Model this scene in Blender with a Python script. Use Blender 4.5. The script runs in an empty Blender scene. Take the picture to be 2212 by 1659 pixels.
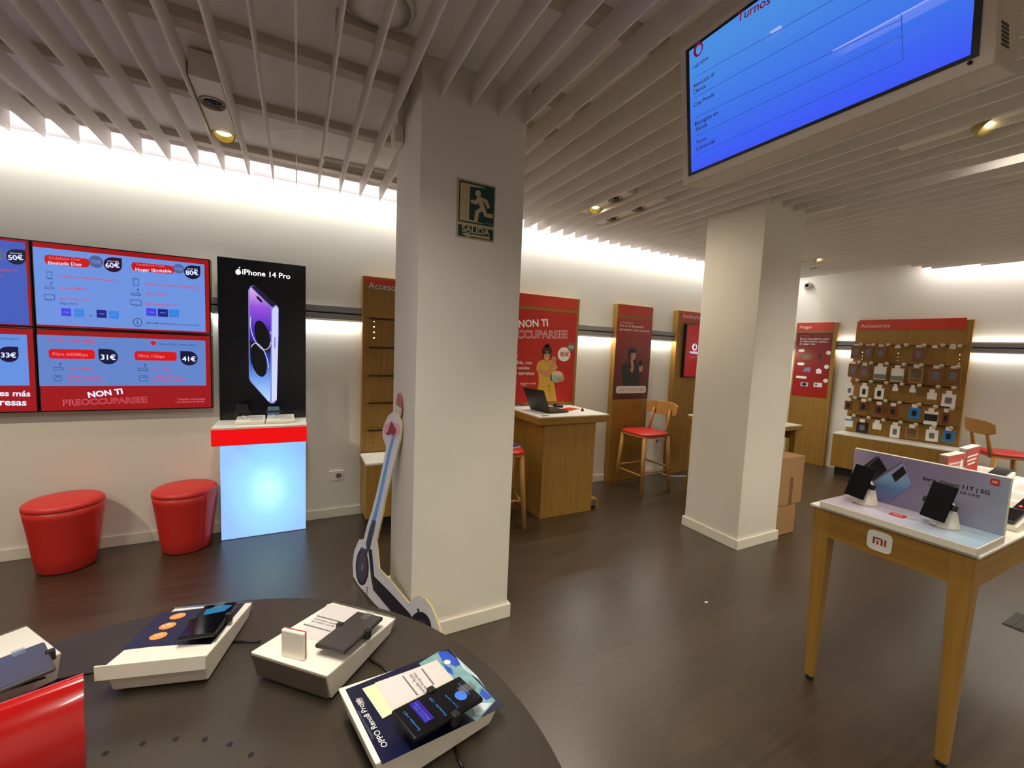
import bpy, bmesh, math, random
from mathutils import Vector, Matrix
from mathutils.geometry import tessellate_polygon
random.seed(4)
S = bpy.context.scene
COL = S.collection
PI = math.pi

# ------------------------------------------------------------------ camera
FPX = 906.1
CAMH = 1.50
YAW, PITCH, ROLL = .475420792, .0843400428, .0412660530
def _rot():
    ca, sa = math.cos(YAW), math.sin(YAW); cb, sb = math.cos(PITCH), math.sin(PITCH); cc, sc = math.cos(ROLL), math.sin(ROLL)
    Rz = Matrix(((ca, -sa, 0), (sa, ca, 0), (0, 0, 1))); B = Matrix(((1, 0, 0), (0, 0, -1), (0, 1, 0)))
    Rx = Matrix(((1, 0, 0), (0, cb, -sb), (0, sb, cb))); Rr = Matrix(((cc, -sc, 0), (sc, cc, 0), (0, 0, 1)))
    return Rr @ Rx @ B @ Rz
RW = _rot()                                   # world -> camera (x right, y down, z forward)
camd = bpy.data.cameras.new('camera'); camd.sensor_width = 36; camd.lens = FPX / 2212 * 36; camd.clip_start = .02; camd.clip_end = 60
cam = bpy.data.objects.new('camera', camd); COL.objects.link(cam)
cam.matrix_world = Matrix.Translation((0, 0, CAMH)) @ (RW.transposed() @ Matrix(((1, 0, 0), (0, -1, 0), (0, 0, -1)))).to_4x4()
S.camera = cam

# ------------------------------------------------------------------ exposure, world, large lights
S.view_settings.view_transform = 'Standard'; S.view_settings.look = 'None'
S.view_settings.exposure = 0; S.view_settings.gamma = 1
try: S.view_settings.use_curve_mapping = False
except Exception: pass
W = bpy.data.worlds.new('world'); S.world = W; W.use_nodes = True
W.node_tree.nodes['Background'].inputs[0].default_value = (.03, .03, .032, 1)
W.node_tree.nodes['Background'].inputs[1].default_value = 1

WY = 3.78                                     # the long wall
FA = math.radians(-80.45)                     # heading of the angled end wall, left to right
FU = Vector((math.cos(FA), math.sin(FA), 0)); FN = Vector((FU.y, -FU.x, 0))   # along / out into the room
F0 = Vector((6.79 + .1684 * (3.156 - WY), WY, 0))

def area(name, loc, rot, sx, sy, power, col, spread=PI):
    l = bpy.data.lights.new(name, 'AREA'); l.shape = 'RECTANGLE'; l.size = sx; l.size_y = sy; l.energy = power; l.color = col
    l.spread = spread
    o = bpy.data.objects.new(name, l); COL.objects.link(o); o.location = loc; o.rotation_euler = rot; return o
def spot(name, loc, target, power, col, size=60, blend=.6, rad=.04):
    l = bpy.data.lights.new(name, 'SPOT'); l.energy = power; l.color = col; l.spot_size = math.radians(size); l.spot_blend = blend; l.shadow_soft_size = rad
    o = bpy.data.objects.new(name, l); COL.objects.link(o); o.location = loc
    o.rotation_euler = (Vector(target) - Vector(loc)).to_track_quat('-Z', 'Y').to_euler(); return o
COOL = (.98, 1, .95); WARM = (1, .91, .69); NEUT = (1, .95, .83)
# cove light behind the slat ends on the long wall (faces down), rail lights, cove on the end wall
area('cove_light_long_wall', (1.3, 3.69, 2.765), (0, 0, 0), 10.4, .05, 60, COOL)
area('rail_light_long_wall', (2.4, 3.752, 1.668), (0, 0, 0), 8.3, .02, 26, COOL)
mf = F0 + FU * 2.6
area('cove_light_end_wall', (*(F0 + FU * 3.4 + FN * .12).xy, 2.765), (0, 0, FA), 4.0, .05, 17, (1, .95, .95))
area('rail_light_end_wall', (*(mf + FN * .028).xy, 1.668), (0, 0, FA), 4.6, .02, 12, COOL)
area('rail_uplight_end_wall', (*(mf + FN * .028).xy, 1.795), (PI, 0, FA), 4.6, .02, 6, NEUT)
# linear lamps between the slats (their fittings are built below)
TUBES = [(-.0755, .56), (3.43, .32), (-2.15, .4), (.631, -2.2), (3.43, -2.2), (6.15, -.9)]  # those behind the viewpoint are added, unseen, to light the room
for i, (tx, ty) in enumerate(TUBES):
    area('linear_lamp_light', (tx, ty, 2.652), (0, 0, 0), .024, 1.3, 24, NEUT, math.radians(140))

# ------------------------------------------------------------------ pixel helpers (points of the photograph on real planes)
CP = Vector((0, 0, CAMH)); RT = RW.transposed()
def ray(px, py): return RT @ Vector(((px - 1106) / FPX, (py - 829.5) / FPX, 1))
def onpl(px, py, p, n):
    d = ray(px, py); return CP + d * ((Vector(p) - CP).dot(n) / d.dot(n))
def onz(px, py, z=0): return onpl(px, py, (0, 0, z), Vector((0, 0, 1)))
def ony(px, py, y): return onpl(px, py, (0, y, 0), Vector((0, 1, 0)))
def onx(px, py, x): return onpl(px, py, (x, 0, 0), Vector((1, 0, 0)))

# ------------------------------------------------------------------ materials
def s2l(c): return tuple(((v / 255) / 12.92 if v / 255 <= .04045 else ((v / 255 + .055) / 1.055) ** 2.4) for v in c)
MC = {}
def mat(name, rgb, rough=.5, metal=0, emit=0, spec=.5, trans=0, alpha=1, noise=0, nscale=8, coat=0, bump=0, bscale=60, ecol=None):
    if name in MC: return MC[name]
    m = bpy.data.materials.new(name); m.use_nodes = True; nt = m.node_tree; b = nt.nodes['Principled BSDF']
    c = s2l(rgb)
    b.inputs['Base Color'].default_value = (*c, 1); b.inputs['Roughness'].default_value = rough; b.inputs['Metallic'].default_value = metal
    b.inputs['Specular IOR Level'].default_value = spec; b.inputs['Transmission Weight'].default_value = trans; b.inputs['Alpha'].default_value = alpha
    b.inputs['Coat Weight'].default_value = coat; b.inputs['Coat Roughness'].default_value = .05
    if emit:
        b.inputs['Emission Color'].default_value = (*(s2l(ecol) if ecol else c), 1); b.inputs['Emission Strength'].default_value = emit
    if noise or bump:
        tc = nt.nodes.new('ShaderNodeTexCoord'); n = nt.nodes.new('ShaderNodeTexNoise'); n.inputs['Scale'].default_value = nscale; n.inputs['Detail'].default_value = 4
        nt.links.new(tc.outputs['Object'], n.inputs['Vector'])
        if noise:
            mx = nt.nodes.new('ShaderNodeMix'); mx.data_type = 'RGBA'
            mx.inputs[6].default_value = (*[v * (1 - noise) for v in c], 1); mx.inputs[7].default_value = (*[min(1, v * (1 + noise)) for v in c], 1)
            nt.links.new(n.outputs['Fac'], mx.inputs[0]); nt.links.new(mx.outputs[2], b.inputs['Base Color'])
        if bump:
            n2 = nt.nodes.new('ShaderNodeTexNoise'); n2.inputs['Scale'].default_value = bscale; nt.links.new(tc.outputs['Object'], n2.inputs['Vector'])
            bp = nt.nodes.new('ShaderNodeBump'); bp.inputs['Strength'].default_value = bump; bp.inputs['Distance'].default_value = .002
            nt.links.new(n2.outputs['Fac'], bp.inputs['Height']); nt.links.new(bp.outputs['Normal'], b.inputs['Normal'])
    MC[name] = m; return m
def wood(name, a, b_, axis=2, rough=.45):
    if name in MC: return MC[name]
    m = bpy.data.materials.new(name); m.use_nodes = True; nt = m.node_tree; b = nt.nodes['Principled BSDF']; b.inputs['Roughness'].default_value = rough
    tc = nt.nodes.new('ShaderNodeTexCoord'); mp = nt.nodes.new('ShaderNodeMapping'); sc = [26, 26, 26]; sc[axis] = 1.3; mp.inputs['Scale'].default_value = sc
    n = nt.nodes.new('ShaderNodeTexNoise'); n.inputs['Scale'].default_value = 1.6; n.inputs['Detail'].default_value = 5; n.inputs['Distortion'].default_value = .4
    r = nt.nodes.new('ShaderNodeValToRGB'); r.color_ramp.elements[0].position = .3; r.color_ramp.elements[1].position = .72
    r.color_ramp.elements[0].color = (*s2l(a), 1); r.color_ramp.elements[1].color = (*s2l(b_), 1)
    L = nt.links.new; L(tc.outputs['Object'], mp.inputs[0]); L(mp.outputs[0], n.inputs['Vector']); L(n.outputs['Fac'], r.inputs[0]); L(r.outputs[0], b.inputs['Base Color'])
    MC[name] = m; return m
def grad(name, stops, axis, lo, hi, rough=.3, emit=0, offset=0):
    """printed or lit colour ramp along one object axis"""
    if name in MC: return MC[name]
    m = bpy.data.materials.new(name); m.use_nodes = True; nt = m.node_tree; b = nt.nodes['Principled BSDF']; b.inputs['Roughness'].default_value = rough
    tc = nt.nodes.new('ShaderNodeTexCoord'); sp = nt.nodes.new('ShaderNodeSeparateXYZ'); mr = nt.nodes.new('ShaderNodeMapRange')
    mr.inputs[1].default_value = lo; mr.inputs[2].default_value = hi
    r = nt.nodes.new('ShaderNodeValToRGB')
    while len(r.color_ramp.elements) < len(stops): r.color_ramp.elements.new(.5)
    for e, (p, c) in zip(r.color_ramp.elements, stops): e.position = p; e.color = (*s2l(c), 1)
    L = nt.links.new; L(tc.outputs['Object'], sp.inputs[0]); L(sp.outputs[axis], mr.inputs[0]); L(mr.outputs[0], r.inputs[0])
    if emit:
        b.inputs['Base Color'].default_value = (.01, .01, .01, 1); L(r.outputs[0], b.inputs['Emission Color']); b.inputs['Emission Strength'].default_value = emit
    else: L(r.outputs[0], b.inputs['Base Color'])
    MC[name] = m; return m
def floor_mat():
    m = bpy.data.materials.new('dark_wood_floor'); m.use_nodes = True; nt = m.node_tree; b = nt.nodes['Principled BSDF']; L = nt.links.new
    tc = nt.nodes.new('ShaderNodeTexCoord'); bk = nt.nodes.new('ShaderNodeTexBrick'); bk.inputs['Scale'].default_value = 1
    bk.inputs['Brick Width'].default_value = 1.25; bk.inputs['Row Height'].default_value = .19; bk.inputs['Mortar Size'].default_value = 0; bk.inputs['Bias'].default_value = 0
    bk.inputs['Color1'].default_value = (*s2l((62, 47, 30)), 1); bk.inputs['Color2'].default_value = (*s2l((72, 56, 37)), 1); bk.inputs['Mortar'].default_value = (*s2l((45, 33, 24)), 1)
    mp = nt.nodes.new('ShaderNodeMapping'); mp.inputs['Scale'].default_value = (1.2, 22, 1); n = nt.nodes.new('ShaderNodeTexNoise'); n.inputs['Scale'].default_value = 2.2; n.inputs['Detail'].default_value = 5
    mx = nt.nodes.new('ShaderNodeMix'); mx.data_type = 'RGBA'; mx.blend_type = 'MULTIPLY'; mx.inputs[0].default_value = .55
    r = nt.nodes.new('ShaderNodeValToRGB'); r.color_ramp.elements[0].color = (.45, .42, .4, 1); r.color_ramp.elements[1].color = (1.2, 1.15, 1.1, 1); r.color_ramp.elements[0].position = .3; r.color_ramp.elements[1].position = .7
    L(tc.outputs['Object'], bk.inputs['Vector']); L(tc.outputs['Object'], mp.inputs[0]); L(mp.outputs[0], n.inputs['Vector']); L(n.outputs['Fac'], r.inputs[0])
    L(bk.outputs['Color'], mx.inputs[6]); L(r.outputs[0], mx.inputs[7]); L(mx.outputs[2], b.inputs['Base Color'])
    mr = nt.nodes.new('ShaderNodeMapRange'); mr.inputs[3].default_value = .26; mr.inputs[4].default_value = .38; L(n.outputs['Fac'], mr.inputs[0]); L(mr.outputs[0], b.inputs['Roughness'])
    b.inputs['Specular IOR Level'].default_value = 1.0; b.inputs['IOR'].default_value = 1.6
    return m

WALL = mat('white_wall_paint', (238, 233, 223), .75, noise=.02, nscale=3, bump=.12, bscale=90)
COLM = mat('white_column_paint', (232, 224, 212), .7, noise=.02, nscale=3, bump=.1, bscale=80)
SKIRT = mat('white_skirting', (238, 230, 214), .45, noise=.02)
CEIL = mat('grey_white_ceiling', (246, 241, 236), .8, noise=.03, nscale=2)
SLAT = mat('white_slat', (240, 233, 226), .55, noise=.02, nscale=4)
CARR = mat('grey_carrier', (204, 191, 174), .6, noise=.05)
OAK = wood('oak_upright', (150, 110, 42), (168, 126, 54), 2)
OAKX = wood('oak_along_x', (146, 106, 38), (164, 122, 50), 0)
OAKY = wood('oak_along_y', (146, 106, 38), (164, 122, 50), 1)
CHAIRW = wood('beech_chair', (174, 124, 58), (190, 140, 72), 2)
WHITE = mat('white_laminate', (240, 234, 222), .3, noise=.01)
WPLA = mat('white_plastic', (236, 228, 214), .35, noise=.01)
BLACK = mat('black_plastic', (14, 13, 15), .35, noise=.1)
DARK = mat('dark_plastic', (34, 31, 33), .4, noise=.1)
GLASSB = mat('black_glass', (8, 9, 16), .08, noise=.1)
CHROME = mat('brushed_metal', (170, 168, 165), .3, 1, noise=.03)
ALU = mat('grey_aluminium', (150, 148, 148), .45, .15, noise=.03)
RED = mat('red_panel', (208, 54, 36), .35, noise=.02)
REDP = mat('red_poster', (188, 34, 26), .3, noise=.04, nscale=2)
REDD = mat('dark_red_poster', (104, 28, 26), .3, noise=.06, nscale=2)
LEATH = mat('red_leatherette', (206, 40, 32), .42, noise=.03, bump=.25, bscale=220)
PWHITE = mat('white_print', (240, 236, 228), .4, noise=.01)
PGREY = mat('grey_print', (120, 112, 116), .4, noise=.01)
PBLACK = mat('black_print', (24, 22, 26), .4, noise=.02)
SKIN = mat('printed_skin', (206, 142, 104), .4, noise=.05)
YELL = mat('printed_yellow_dress', (214, 168, 62), .4, noise=.08, nscale=20)
HAIR = mat('printed_brown_hair', (58, 28, 22), .4, noise=.1)
TEAL = mat('printed_teal_bowl', (150, 186, 172), .4, noise=.03)
POPC = mat('printed_popcorn', (226, 192, 168), .4, noise=.15, nscale=120)
CARD = mat('cardboard', (170, 130, 84), .8, noise=.05, nscale=12)
CARDD = mat('brown_tape', (128, 90, 50), .5, noise=.05)
TABLE = mat('dark_table_laminate', (60, 52, 43), .42, noise=.18, nscale=7)
CLEAR = mat('clear_acrylic', (235, 240, 240), .08, trans=.9, alpha=.45)
CORD = mat('black_cord', (16, 14, 14), .5, noise=.1)
WCORD = mat('white_cord', (215, 210, 200), .5, noise=.02)
PAPER = mat('grey_paper', (214, 204, 202), .6, noise=.02)
FOAM = mat('foam_board_edge', (214, 194, 128), .7, noise=.05)
LAMPON = mat('lit_lamp', (255, 238, 190), .4, emit=6, ecol=(255, 232, 176))
TUBEON = mat('lit_tube', (255, 250, 240), .4, emit=7, ecol=(255, 248, 236))
LAMPOFF = mat('unlit_lamp_reflector', (150, 140, 120), .25, .5, noise=.05)
GOLD = mat('lamp_gimbal_gold', (186, 170, 92), .4, .1, noise=.05)

# ------------------------------------------------------------------ mesh builder
TXT = {}
def text_mesh(s, off=0, outline=0):
    k = (s, off, outline)
    if k in TXT: return TXT[k]
    cu = bpy.data.curves.new('t', 'FONT'); cu.body = s; cu.size = 1; cu.resolution_u = 3; cu.offset = off
    if outline: cu.fill_mode = 'NONE'; cu.bevel_depth = outline; cu.bevel_resolution = 0
    o = bpy.data.objects.new('t', cu); me = o.to_mesh()
    vs = [(v.co.x, v.co.y) for v in me.vertices]; fs = [tuple(p.vertices) for p in me.polygons]
    o.to_mesh_clear(); bpy.data.objects.remove(o); bpy.data.curves.remove(cu)
    TXT[k] = (vs, fs); return TXT[k]

class MB:
    def __init__(s): s.v = []; s.f = []; s.mi = []; s.ms = []; s.sm = []
    def _m(s, m):
        if m not in s.ms: s.ms.append(m)
        return s.ms.index(m)
    def add(s, vs, fs, m, smooth=False):
        b = len(s.v); s.v += [Vector(v) for v in vs]; i = s._m(m)
        for f in fs: s.f.append(tuple(b + k for k in f)); s.mi.append(i); s.sm.append(smooth)
        return s
    def box(s, x0, x1, y0, y1, z0, z1, m, M=None):
        vs = [Vector((x, y, z)) for z in (z0, z1) for y in (y0, y1) for x in (x0, x1)]
        if M is not None: vs = [M @ v for v in vs]
        return s.add(vs, [(0, 2, 3, 1), (4, 5, 7, 6), (0, 1, 5, 4), (1, 3, 7, 5), (3, 2, 6, 7), (2, 0, 4, 6)], m)
    def hexa(s, p, m):                       # 8 corners, bottom loop then top loop
        return s.add(p, [(3, 2, 1, 0), (4, 5, 6, 7), (0, 1, 5, 4), (1, 2, 6, 5), (2, 3, 7, 6), (3, 0, 4, 7)], m)
    def poly(s, pts, m):
        pts = [Vector(p) for p in pts]; return s.add(pts, [tuple(t) for t in tessellate_polygon([pts])], m)
    def prism(s, pts, d, m, mside=None):     # flat outline thickened by vector d
        pts = [Vector(p) for p in pts]; n = len(pts); tri = tessellate_polygon([pts]); d = Vector(d)
        s.add(pts, [tuple(t) for t in tri], m); s.add([p + d for p in pts], [tuple(reversed(t)) for t in tri], mside or m)
        s.add(pts + [p + d for p in pts], [(i, (i + 1) % n, n + (i + 1) % n, n + i) for i in range(n)], mside or m); return s
    def lathe(s, prof, m, c=(0, 0, 0), seg=24, sx=1, sy=1, M=None, smooth=True):
        vs = []; c = Vector(c)
        for r, z in prof:
            for k in range(seg):
                a = 2 * PI * k / seg; v = Vector((r * sx * math.cos(a), r * sy * math.sin(a), z))
                vs.append((M @ v if M is not None else v) + c)
        fs = []
        for i in range(len(prof) - 1):
            for k in range(seg):
                a, b = i * seg + k, i * seg + (k + 1) % seg; fs.append((a, b, b + seg, a + seg))
        fs.append(tuple(reversed(range(seg)))); fs.append(tuple(range((len(prof) - 1) * seg, len(prof) * seg)))
        return s.add(vs, fs, m, smooth)
    def rod(s, a, b, r0, r1, m, seg=12):
        a, b = Vector(a), Vector(b); d = b - a; q = d.to_track_quat('Z', 'Y').to_matrix()
        return s.lathe([(r0, 0), (r1, d.length)], m, a, seg, M=q)
    def tube(s, path, r, m, seg=8):
        path = [Vector(p) for p in path]; vs = []; n = len(path)
        for i, p in enumerate(path):
            t = (path[min(i + 1, n - 1)] - path[max(i - 1, 0)]).normalized(); q = t.to_track_quat('Z', 'Y').to_matrix()
            vs += [p + q @ Vector((r * math.cos(2 * PI * k / seg), r * math.sin(2 * PI * k / seg), 0)) for k in range(seg)]
        fs = [(i * seg + k, i * seg + (k + 1) % seg, (i + 1) * seg + (k + 1) % seg, (i + 1) * seg + k) for i in range(n - 1) for k in range(seg)]
        fs += [tuple(reversed(range(seg))), tuple(range((n - 1) * seg, n * seg))]
        return s.add(vs, fs, m, True)
    def text(s, t, o, u, v, m, width=None, h=None, off=0, outline=0, center=False, tall=1):
        vs, fs = text_mesh(t, off, outline)
        if not vs: return s
        x0 = min(p[0] for p in vs); x1 = max(p[0] for p in vs)
        k = width / (x1 - x0) if width else h / .73
        o, u, v = Vector(o), Vector(u), Vector(v); sh = -(x1 - x0) / 2 if center else 0
        return s.add([o + u * ((p[0] - x0 + sh) * k) + v * (p[1] * k * tall) for p in vs], fs, m)
    def build(s, name, parent=None, bevel=0, seg=2, world=None):
        me = bpy.data.meshes.new(name); vs = s.v
        if world is not None: inv = world.inverted(); vs = [inv @ v for v in vs]
        me.from_pydata([tuple(v) for v in vs], [], s.f)
        for m in s.ms: me.materials.append(m)
        for p, i, sm in zip(me.polygons, s.mi, s.sm): p.material_index = i; p.use_smooth = sm
        bm = bmesh.new(); bm.from_mesh(me)
        if bevel:
            bmesh.ops.remove_doubles(bm, verts=bm.verts, dist=1e-6)
            bmesh.ops.recalc_face_normals(bm, faces=bm.faces)
            es = [e for e in bm.edges if len(e.link_faces) == 2 and e.calc_face_angle(0) > .6]
            bmesh.ops.bevel(bm, geom=es, offset=bevel, segments=seg, affect='EDGES', clamp_overlap=True, profile=.5)
            for f in bm.faces: f.smooth = False
            bmesh.ops.recalc_face_normals(bm, faces=bm.faces)
        else:
            bmesh.ops.recalc_face_normals(bm, faces=bm.faces)
        bm.to_mesh(me); bm.free(); me.update()
        o = bpy.data.objects.new(name, me); COL.objects.link(o)
        if parent is not None: o.parent = parent
        return o

def thing(name, label, cat, loc=(0, 0, 0), rz=0, group=None):
    o = bpy.data.objects.new(name, None); COL.objects.link(o); o.location = loc; o.rotation_euler = (0, 0, rz); o.empty_display_size = .1
    o['label'] = label; o['category'] = cat
    if group: o['group'] = group
    o.matrix_basis = Matrix.Translation(Vector(loc)) @ Matrix.Rotation(rz, 4, 'Z')
    return o
def tag(o, label, cat, group=None):
    o['label'] = label; o['category'] = cat
    if group: o['group'] = group
    return o
def struct(o, label=None):
    o['kind'] = 'structure'
    if label: o['label'] = label
    return o
def mw(o): return o.matrix_basis.copy()
def dup(root, loc, rz, label, group=None):
    r = root.copy(); COL.objects.link(r); r.matrix_basis = Matrix.Translation(Vector(loc)) @ Matrix.Rotation(rz, 4, 'Z'); r['label'] = label
    if group: r['group'] = group
    for ch in list(root.children):
        c = ch.copy(); COL.objects.link(c); c.parent = r
        for g in ch.children:
            d = g.copy(); COL.objects.link(d); d.parent = c
    return r
class Wl:
    """drawing on a plane y = yl of a thing's own frame (x right, -y outwards, z up), points given as photo pixels"""
    def __init__(s, root, yl, cx=0, cy=0, k=1):
        s.M = mw(root); s.I = s.M.inverted(); s.yl = yl; s.c = (cx, cy, k)
        s.n = (s.M.to_3x3() @ Vector((0, 1, 0))); s.p = s.M @ Vector((0, yl, 0))
    def P(s, q, d=0):
        px, py = s.c[0] + q[0] / s.c[2], s.c[1] + q[1] / s.c[2]
        v = s.I @ onpl(px, py, s.p, s.n); return Vector((v.x, s.yl - d, v.z))
    def poly(s, mb, pts, m, d=.001): mb.poly([s.P(p, d) for p in pts], m)
    def rect(s, mb, a, b, m, d=.001, r=0, th=0):
        A, B = s.P(a, d), s.P(b, d); s.rr(mb, A.x, B.x, B.z, A.z, m, d, r, th)
    def rr(s, mb, x0, x1, z0, z1, m, d=.001, r=0, th=0, cor=(1, 1, 1, 1)):
        y = s.yl - d; r = min(r, (x1 - x0) / 2 - 1e-5, (z1 - z0) / 2 - 1e-5); pts = []
        for (cx_, cz, a0, on) in ((x1 - r, z1 - r, 0, cor[0]), (x0 + r, z1 - r, 90, cor[1]), (x0 + r, z0 + r, 180, cor[2]), (x1 - r, z0 + r, 270, cor[3])):
            if r > 1e-4 and on:
                for k in range(5):
                    a = math.radians(a0 + k * 22.5); pts.append((cx_ + r * math.cos(a), y, cz + r * math.sin(a)))
            else: pts.append((x1 if a0 in (0, 270) else x0, y, z1 if a0 in (0, 90) else z0))
        if th: mb.prism(pts, (0, th, 0), m)
        else: mb.poly(pts, m)
    def ell(s, mb, c, rx, rz, m, d=.001, seg=20):
        C = s.P(c, d); E = s.P((c[0] + rx, c[1]), d); G = s.P((c[0], c[1] - rz), d); a, b = E.x - C.x, G.z - C.z
        mb.poly([(C.x + a * math.cos(2 * PI * k / seg), s.yl - d, C.z + b * math.sin(2 * PI * k / seg)) for k in range(seg)], m)
    def txt(s, mb, t, a, b, m, d=.0015, off=.01, outline=None, tall=1):
        if outline:
            s.txt(mb, t, a, b, m, d, .028); s.txt(mb, t, a, b, outline, d + .0008, -.006); return
        A, B = s.P(a, d), s.P(b, d); u = Vector((B.x - A.x, 0, B.z - A.z))
        if abs(u.z) < .03 * abs(u.x): u.z = 0; A.z = (A.z + B.z) / 2
        w = u.length; u.normalize(); mb.text(t, A, u, Vector((-u.z, 0, u.x)), m, width=w, off=off, tall=tall)
    def line(s, mb, a, b, wd, m, d=.001):
        A, B = s.P(a, d), s.P(b, d); u = (B - A).normalized(); n = Vector((-u.z, 0, u.x)) * wd / 2
        mb.poly([A + n, A - n, B - n, B + n], m)

FROST = bpy.data.materials.new('frosted_fascia'); FROST.use_nodes = True
nt = FROST.node_tree; df = nt.nodes.new('ShaderNodeBsdfDiffuse'); tl = nt.nodes.new('ShaderNodeBsdfTranslucent'); ms_ = nt.nodes.new('ShaderNodeMixShader')
df.inputs[0].default_value = (.75, .72, .72, 1); tl.inputs[0].default_value = (.8, .76, .8, 1); ms_.inputs[0].default_value = .44
for a_, b_ in ((df.outputs[0], ms_.inputs[1]), (tl.outputs[0], ms_.inputs[2]), (ms_.outputs[0], nt.nodes['Material Output'].inputs[0])): nt.links.new(a_, b_)
nt.nodes.remove(nt.nodes['Principled BSDF'])
# ================================================================== the room
XL, YB = -4.2, -3.6
FE = F0 + FU * 7.48
def st(name, mb, label, parent=None, bevel=0): return struct(mb.build(name, parent, bevel), label)
fm = floor_mat()
b = MB(); b.prism([(XL, YB, 0), (FE.x, YB, 0), (F0.x, WY, 0), (XL, WY, 0)], (0, 0, -.1), fm); st('floor', b, 'dark brown wood-look floor')
b = MB(); b.prism([(XL, YB, 2.80), (FE.x, YB, 2.80), (F0.x, WY, 2.80), (XL, WY, 2.80)], (0, 0, .1), CEIL); ceil = st('ceiling', b, 'pale grey ceiling above white slats')
b = MB(); b.box(XL, F0.x, WY, WY + .1, -.1, 2.9, WALL); st('wall_left', b, 'long white wall washed by light from above')
def fw(x, y, z): return F0 + FU * x - FN * y + Vector((0, 0, z))     # end wall frame: x right, y into the wall
b = MB(); b.hexa([fw(0, 0, -.1), fw(7.48, 0, -.1), fw(7.48, .1, -.1), fw(0, .1, -.1), fw(0, 0, 2.9), fw(7.48, 0, 2.9), fw(7.48, .1, 2.9), fw(0, .1, 2.9)], WALL); st('wall_right', b, 'white end wall behind the accessory panel')
b = MB(); b.box(XL, FE.x, YB - .1, YB, -.1, 2.9, WALL); st('wall_back', b, 'white wall behind the viewpoint')
b = MB(); b.box(XL - .1, XL, YB, WY, -.1, 2.9, WALL); st('wall_side', b, 'white side wall beyond the screens')
b = MB(); b.box(XL, F0.x - .02, WY - .014, WY, 0, .078, SKIRT); st('baseboard_left', b, 'white skirting along the long wall', bevel=.003)
b = MB(); b.hexa([fw(.02, -.014, 0), fw(7.4, -.014, 0), fw(7.4, 0, 0), fw(.02, 0, 0), fw(.02, -.014, .078), fw(7.4, -.014, .078), fw(7.4, 0, .078), fw(.02, 0, .078)], SKIRT); st('baseboard_right', b, 'white skirting along the end wall', bevel=.003)
COLS = [(.505, 1.047, 1.985, 2.505), (3.07, 3.57, 1.997, 2.501)]
for i, (x0, x1, y0, y1) in enumerate(COLS):
    b = MB(); b.box(x0, x1, y0, y1, 0, 2.80, COLM)
    c = st('column', b, ('white square column carrying the green exit sign', 'white square column in front of the cardboard boxes')[i], bevel=.004)
    for (a0, a1, c0, c1) in ((x0 - .016, x1 + .016, y0 - .016, y0), (x0 - .016, x1 + .016, y1, y1 + .016), (x0 - .016, x0, y0, y1), (x1, x1 + .016, y0, y1)):
        b = MB(); b.box(a0, a1, c0, c1, 0, .078, SKIRT); b.build('skirting_board', c, .003)
# slats, each a piece of the ceiling
def slat(x, ya, yb):
    b = MB(); b.box(x - .0035, x + .0035, ya, yb, 2.64, 2.755, SLAT); return b.build('slat', ceil)
for k in range(-28, 53):
    x = -.001 + .1485 * k; ye = 3.63
    if k > 42:
        ye = {43: 2.35, 44: 2.31, 45: 2.27}.get(k, 3.156 - (x + .17 - 6.79) / .1684)
    if ye < YB + .3: continue
    segs = [(YB + .05, ye)]
    for (x0, x1, y0, y1) in COLS:
        if x0 - .008 < x < x1 + .008: segs = [(YB + .05, y0), (y1, ye)]
    for a, c in segs: slat(x, a, c)
for (ya, xa, xb) in ((3.52, XL, 6.3), (2.86, XL, 6.3), (2.245, XL, .5), (1.935, .14, .5), (2.245, 1.06, 3.06), (2.245, 3.58, 6.4), (1.40, XL, 7.0), (.45, XL, 7.2), (-.6, XL, 7.3), (-1.7, XL, 7.4), (1.935, .5, 1.06)):
    if (xa, xb) == (.5, 1.06): continue
    b = MB(); b.box(xa, xb, ya - .034, ya + .034, 2.755, 2.80, CARR); b.build('carrier_rail', ceil)
b = MB(); b.box(1.06, 7.0, 1.90, 1.968, 2.755, 2.80, CARR); b.build('carrier_rail', ceil)
b = MB(); b.box(XL, 6.28, 3.632, 3.638, 2.66, 2.755, FROST); b.box(XL, 6.28, 3.632, 3.638, 2.755, 2.80, SLAT); st('trim_1', b, 'white fascia board hiding the cove light')
b = MB(); b.hexa([fw(1.65, -.20, 2.662), fw(7.3, -.20, 2.662), fw(7.3, -.19, 2.662), fw(1.65, -.19, 2.662), fw(1.65, -.20, 2.80), fw(7.3, -.20, 2.80), fw(7.3, -.19, 2.80), fw(1.65, -.19, 2.80)], SLAT); st('trim_2', b, 'white fascia along the end wall')
# rails on the walls: two bars and a dark groove
def rail(name, f, x0, x1, label):
    def bx(b, ya, za, zb, m): b.hexa([f(x0, ya, za), f(x1, ya, za), f(x1, 0, za), f(x0, 0, za), f(x0, ya, zb), f(x1, ya, zb), f(x1, 0, zb), f(x0, 0, zb)], m)
    b = MB(); bx(b, -.04, 1.735, 1.785, ALU); o = st(name, b, label, bevel=.003)
    b = MB(); bx(b, -.022, 1.722, 1.735, DARK); b.build('groove', o)
    b = MB(); bx(b, -.04, 1.676, 1.722, ALU); b.build('lower_bar', o, .003)
    return o
rail('trim_3', lambda x, y, z: Vector((x, WY + y, z)), -2.9, F0.x - .05, 'grey aluminium rail with light strip along the long wall')
rail('trim_4', lambda x, y, z: fw(x, y, z), .06, 7.2, 'grey aluminium rail with light strip along the end wall')

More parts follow.
